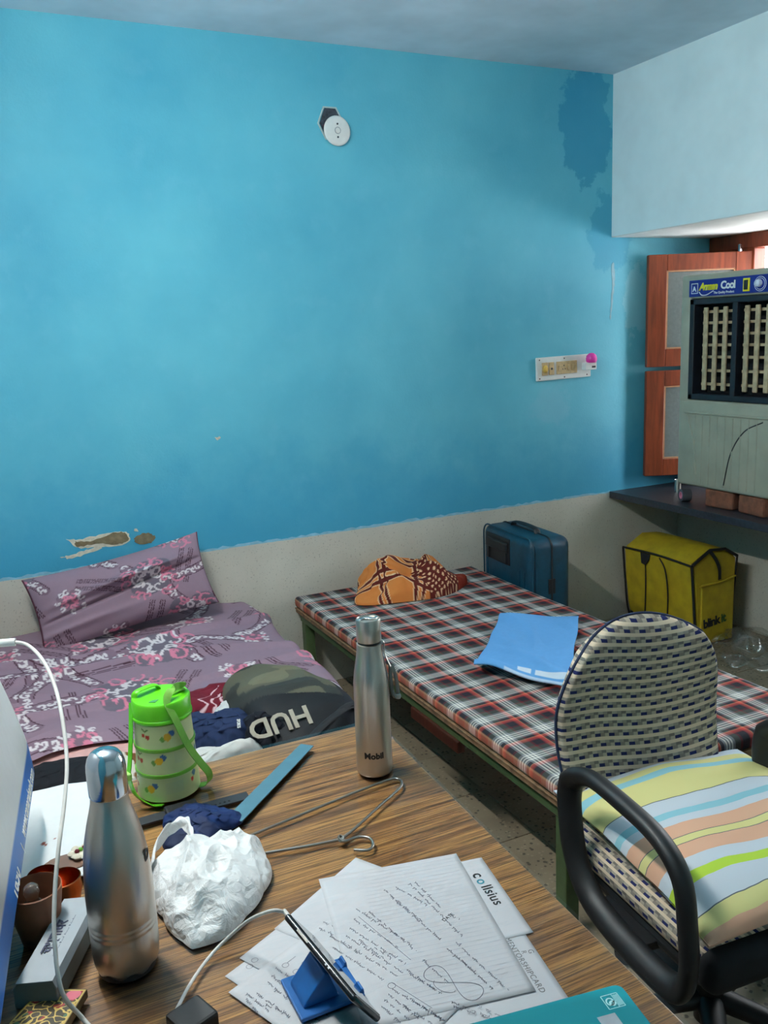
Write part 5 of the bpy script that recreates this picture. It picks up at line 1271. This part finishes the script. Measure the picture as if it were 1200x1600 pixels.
# ---- white sheet at the far left with a flower ornament
w0 = [px(u, v, ZO+.004) for u, v in ((28, 1243), (200, 1211), (138, 1372), (-20, 1392))]
Q = [np.array(p) for p in w0]; uu, vv = np.meshgrid(np.linspace(0, 1, 90), np.linspace(0, 1, 90), indexing='ij')
Q[3][0] = max(Q[3][0], -3.15)
XY = ((1-uu)*(1-vv))[..., None]*Q[0]+(uu*(1-vv))[..., None]*Q[1]+(uu*vv)[..., None]*Q[2]+((1-uu)*vv)[..., None]*Q[3]
Zq = ZO+.001+.010*(1-vv*.3)*np.clip(ridged(uu*2.2, vv*2.2, 1.6, 101)*.5+.3, 0, 1)+.004*np.exp(-((vv-.97)/.05)**2)
wc = np.ones(uu.shape+(3,))*np.array(lin((216, 219, 220)))
for a, b, rr_ in ((.40, .62, .016), (.50, .585, .009), (.44, .635, .012), (.36, .66, .006)): wc[np.hypot(uu-a, (vv-b)*1.3)+.008*sines(uu, vv, 60, 7) < rr_] = lin((150, 72, 52))
tag(grid('white_wrapping_sheet', XY[..., 0], XY[..., 1], Zq, attr_mat('white_poly_sheet', .55), None, wc, .0006), 'white wrapping sheet with brown spots spread at the far left of the table', 'sheet')
p = px(126, 1328, ZO+.02)
fo = thing('flower_ornament', 'small white flower ornament with red and green beads on the white sheet', 'ornament', (p.x, p.y, ZO+.0125))
M_cream = simple('cream_clay', (216, 210, 190), .6)
lathe('ornament_base', [(0, 0), (.016, 0), (.018, .003), (.015, .006), (0, .007)], M_cream, fo, 24)
for k in range(6): lathe('petal', [(0, 0), (.006, .001), (.007, .004), (.004, .007), (0, .008)], M_cream, fo, 12, Matrix.Translation((.014*cos(k*pi/3), .014*sin(k*pi/3), .001)))
for k, m_ in ((0, M_maroon), (1, bpy.data.materials['green_ring']), (2, M_maroon)): lathe('bead', [(0, 0), (.0035, .001), (.004, .003), (.003, .005), (0, .006)], m_, fo, 10, Matrix.Translation((-.006+.006*k, .003*(k-1), .006)))

# ---- bank calendar hanging on the left wall, its foot curling into the room
ka = thing('wall_calendar', 'white and blue bank calendar curling off the left wall at the picture edge', 'calendar', (0, 0, 0))
yA, yB = -2.03, -2.66; z0c = .85; Hc = .72
uu, vv = np.meshgrid(np.linspace(0, 1, 60), np.linspace(0, 1, 120), indexing='ij')
xb = -3.001+(-3.092+3.001)*uu
Xc = xb+(-3.193-xb)*(vv*Hc/.66).clip(0, 1)**1.15-.004*np.exp(-vv*Hc/.008)-.012*np.exp(-((uu)/.03)**2)*np.exp(-vv*Hc/.03)
Yc = yA+(yB-yA)*uu
Zc = z0c+vv*Hc+.012*np.exp(-((uu)/.04)**2)*np.exp(-vv*Hc/.02)
kc = np.ones(uu.shape+(3,))*np.array(lin((222, 223, 224)))
kc[vv*Hc < .052] = lin((18, 112, 198)); kc[(vv*Hc > .050) & (vv*Hc < .053)] = lin((120, 160, 200))
kc[(vv*Hc > .17) & (uu > .05) & (uu < .95) & (vv*Hc < .60)] = lin((206, 214, 222))
grid('calendar_sheet', Xc, Yc, Zc, attr_mat('coated_paper', .4), ka, kc, .0012)
tube('hanging_rod', [(-3.193, yA, z0c+Hc), (-3.193, yB, z0c+Hc)], .005, M_white_pl, ka, 8)
def ktext(s, u0, h, size, mat, bold=0., shear=0.):
    x = -3.001-.091*u0; x = x+(-3.193-x)*(h/.66)**1.15
    return text('lettering', s, size, mat, frame((x+.0022, yA+(yB-yA)*u0, z0c+h), (.144, 1, 0), (-.26, 0, 1)), ka, .0002, bold=bold, shear=shear)
ktext('www.canarabank.com', .42, .017, .024, M_whiteink, .0003, .2); ktext('|', .47, .015, .026, M_whiteink); ktext('1650', .66, .015, .032, M_whiteink, .0008)
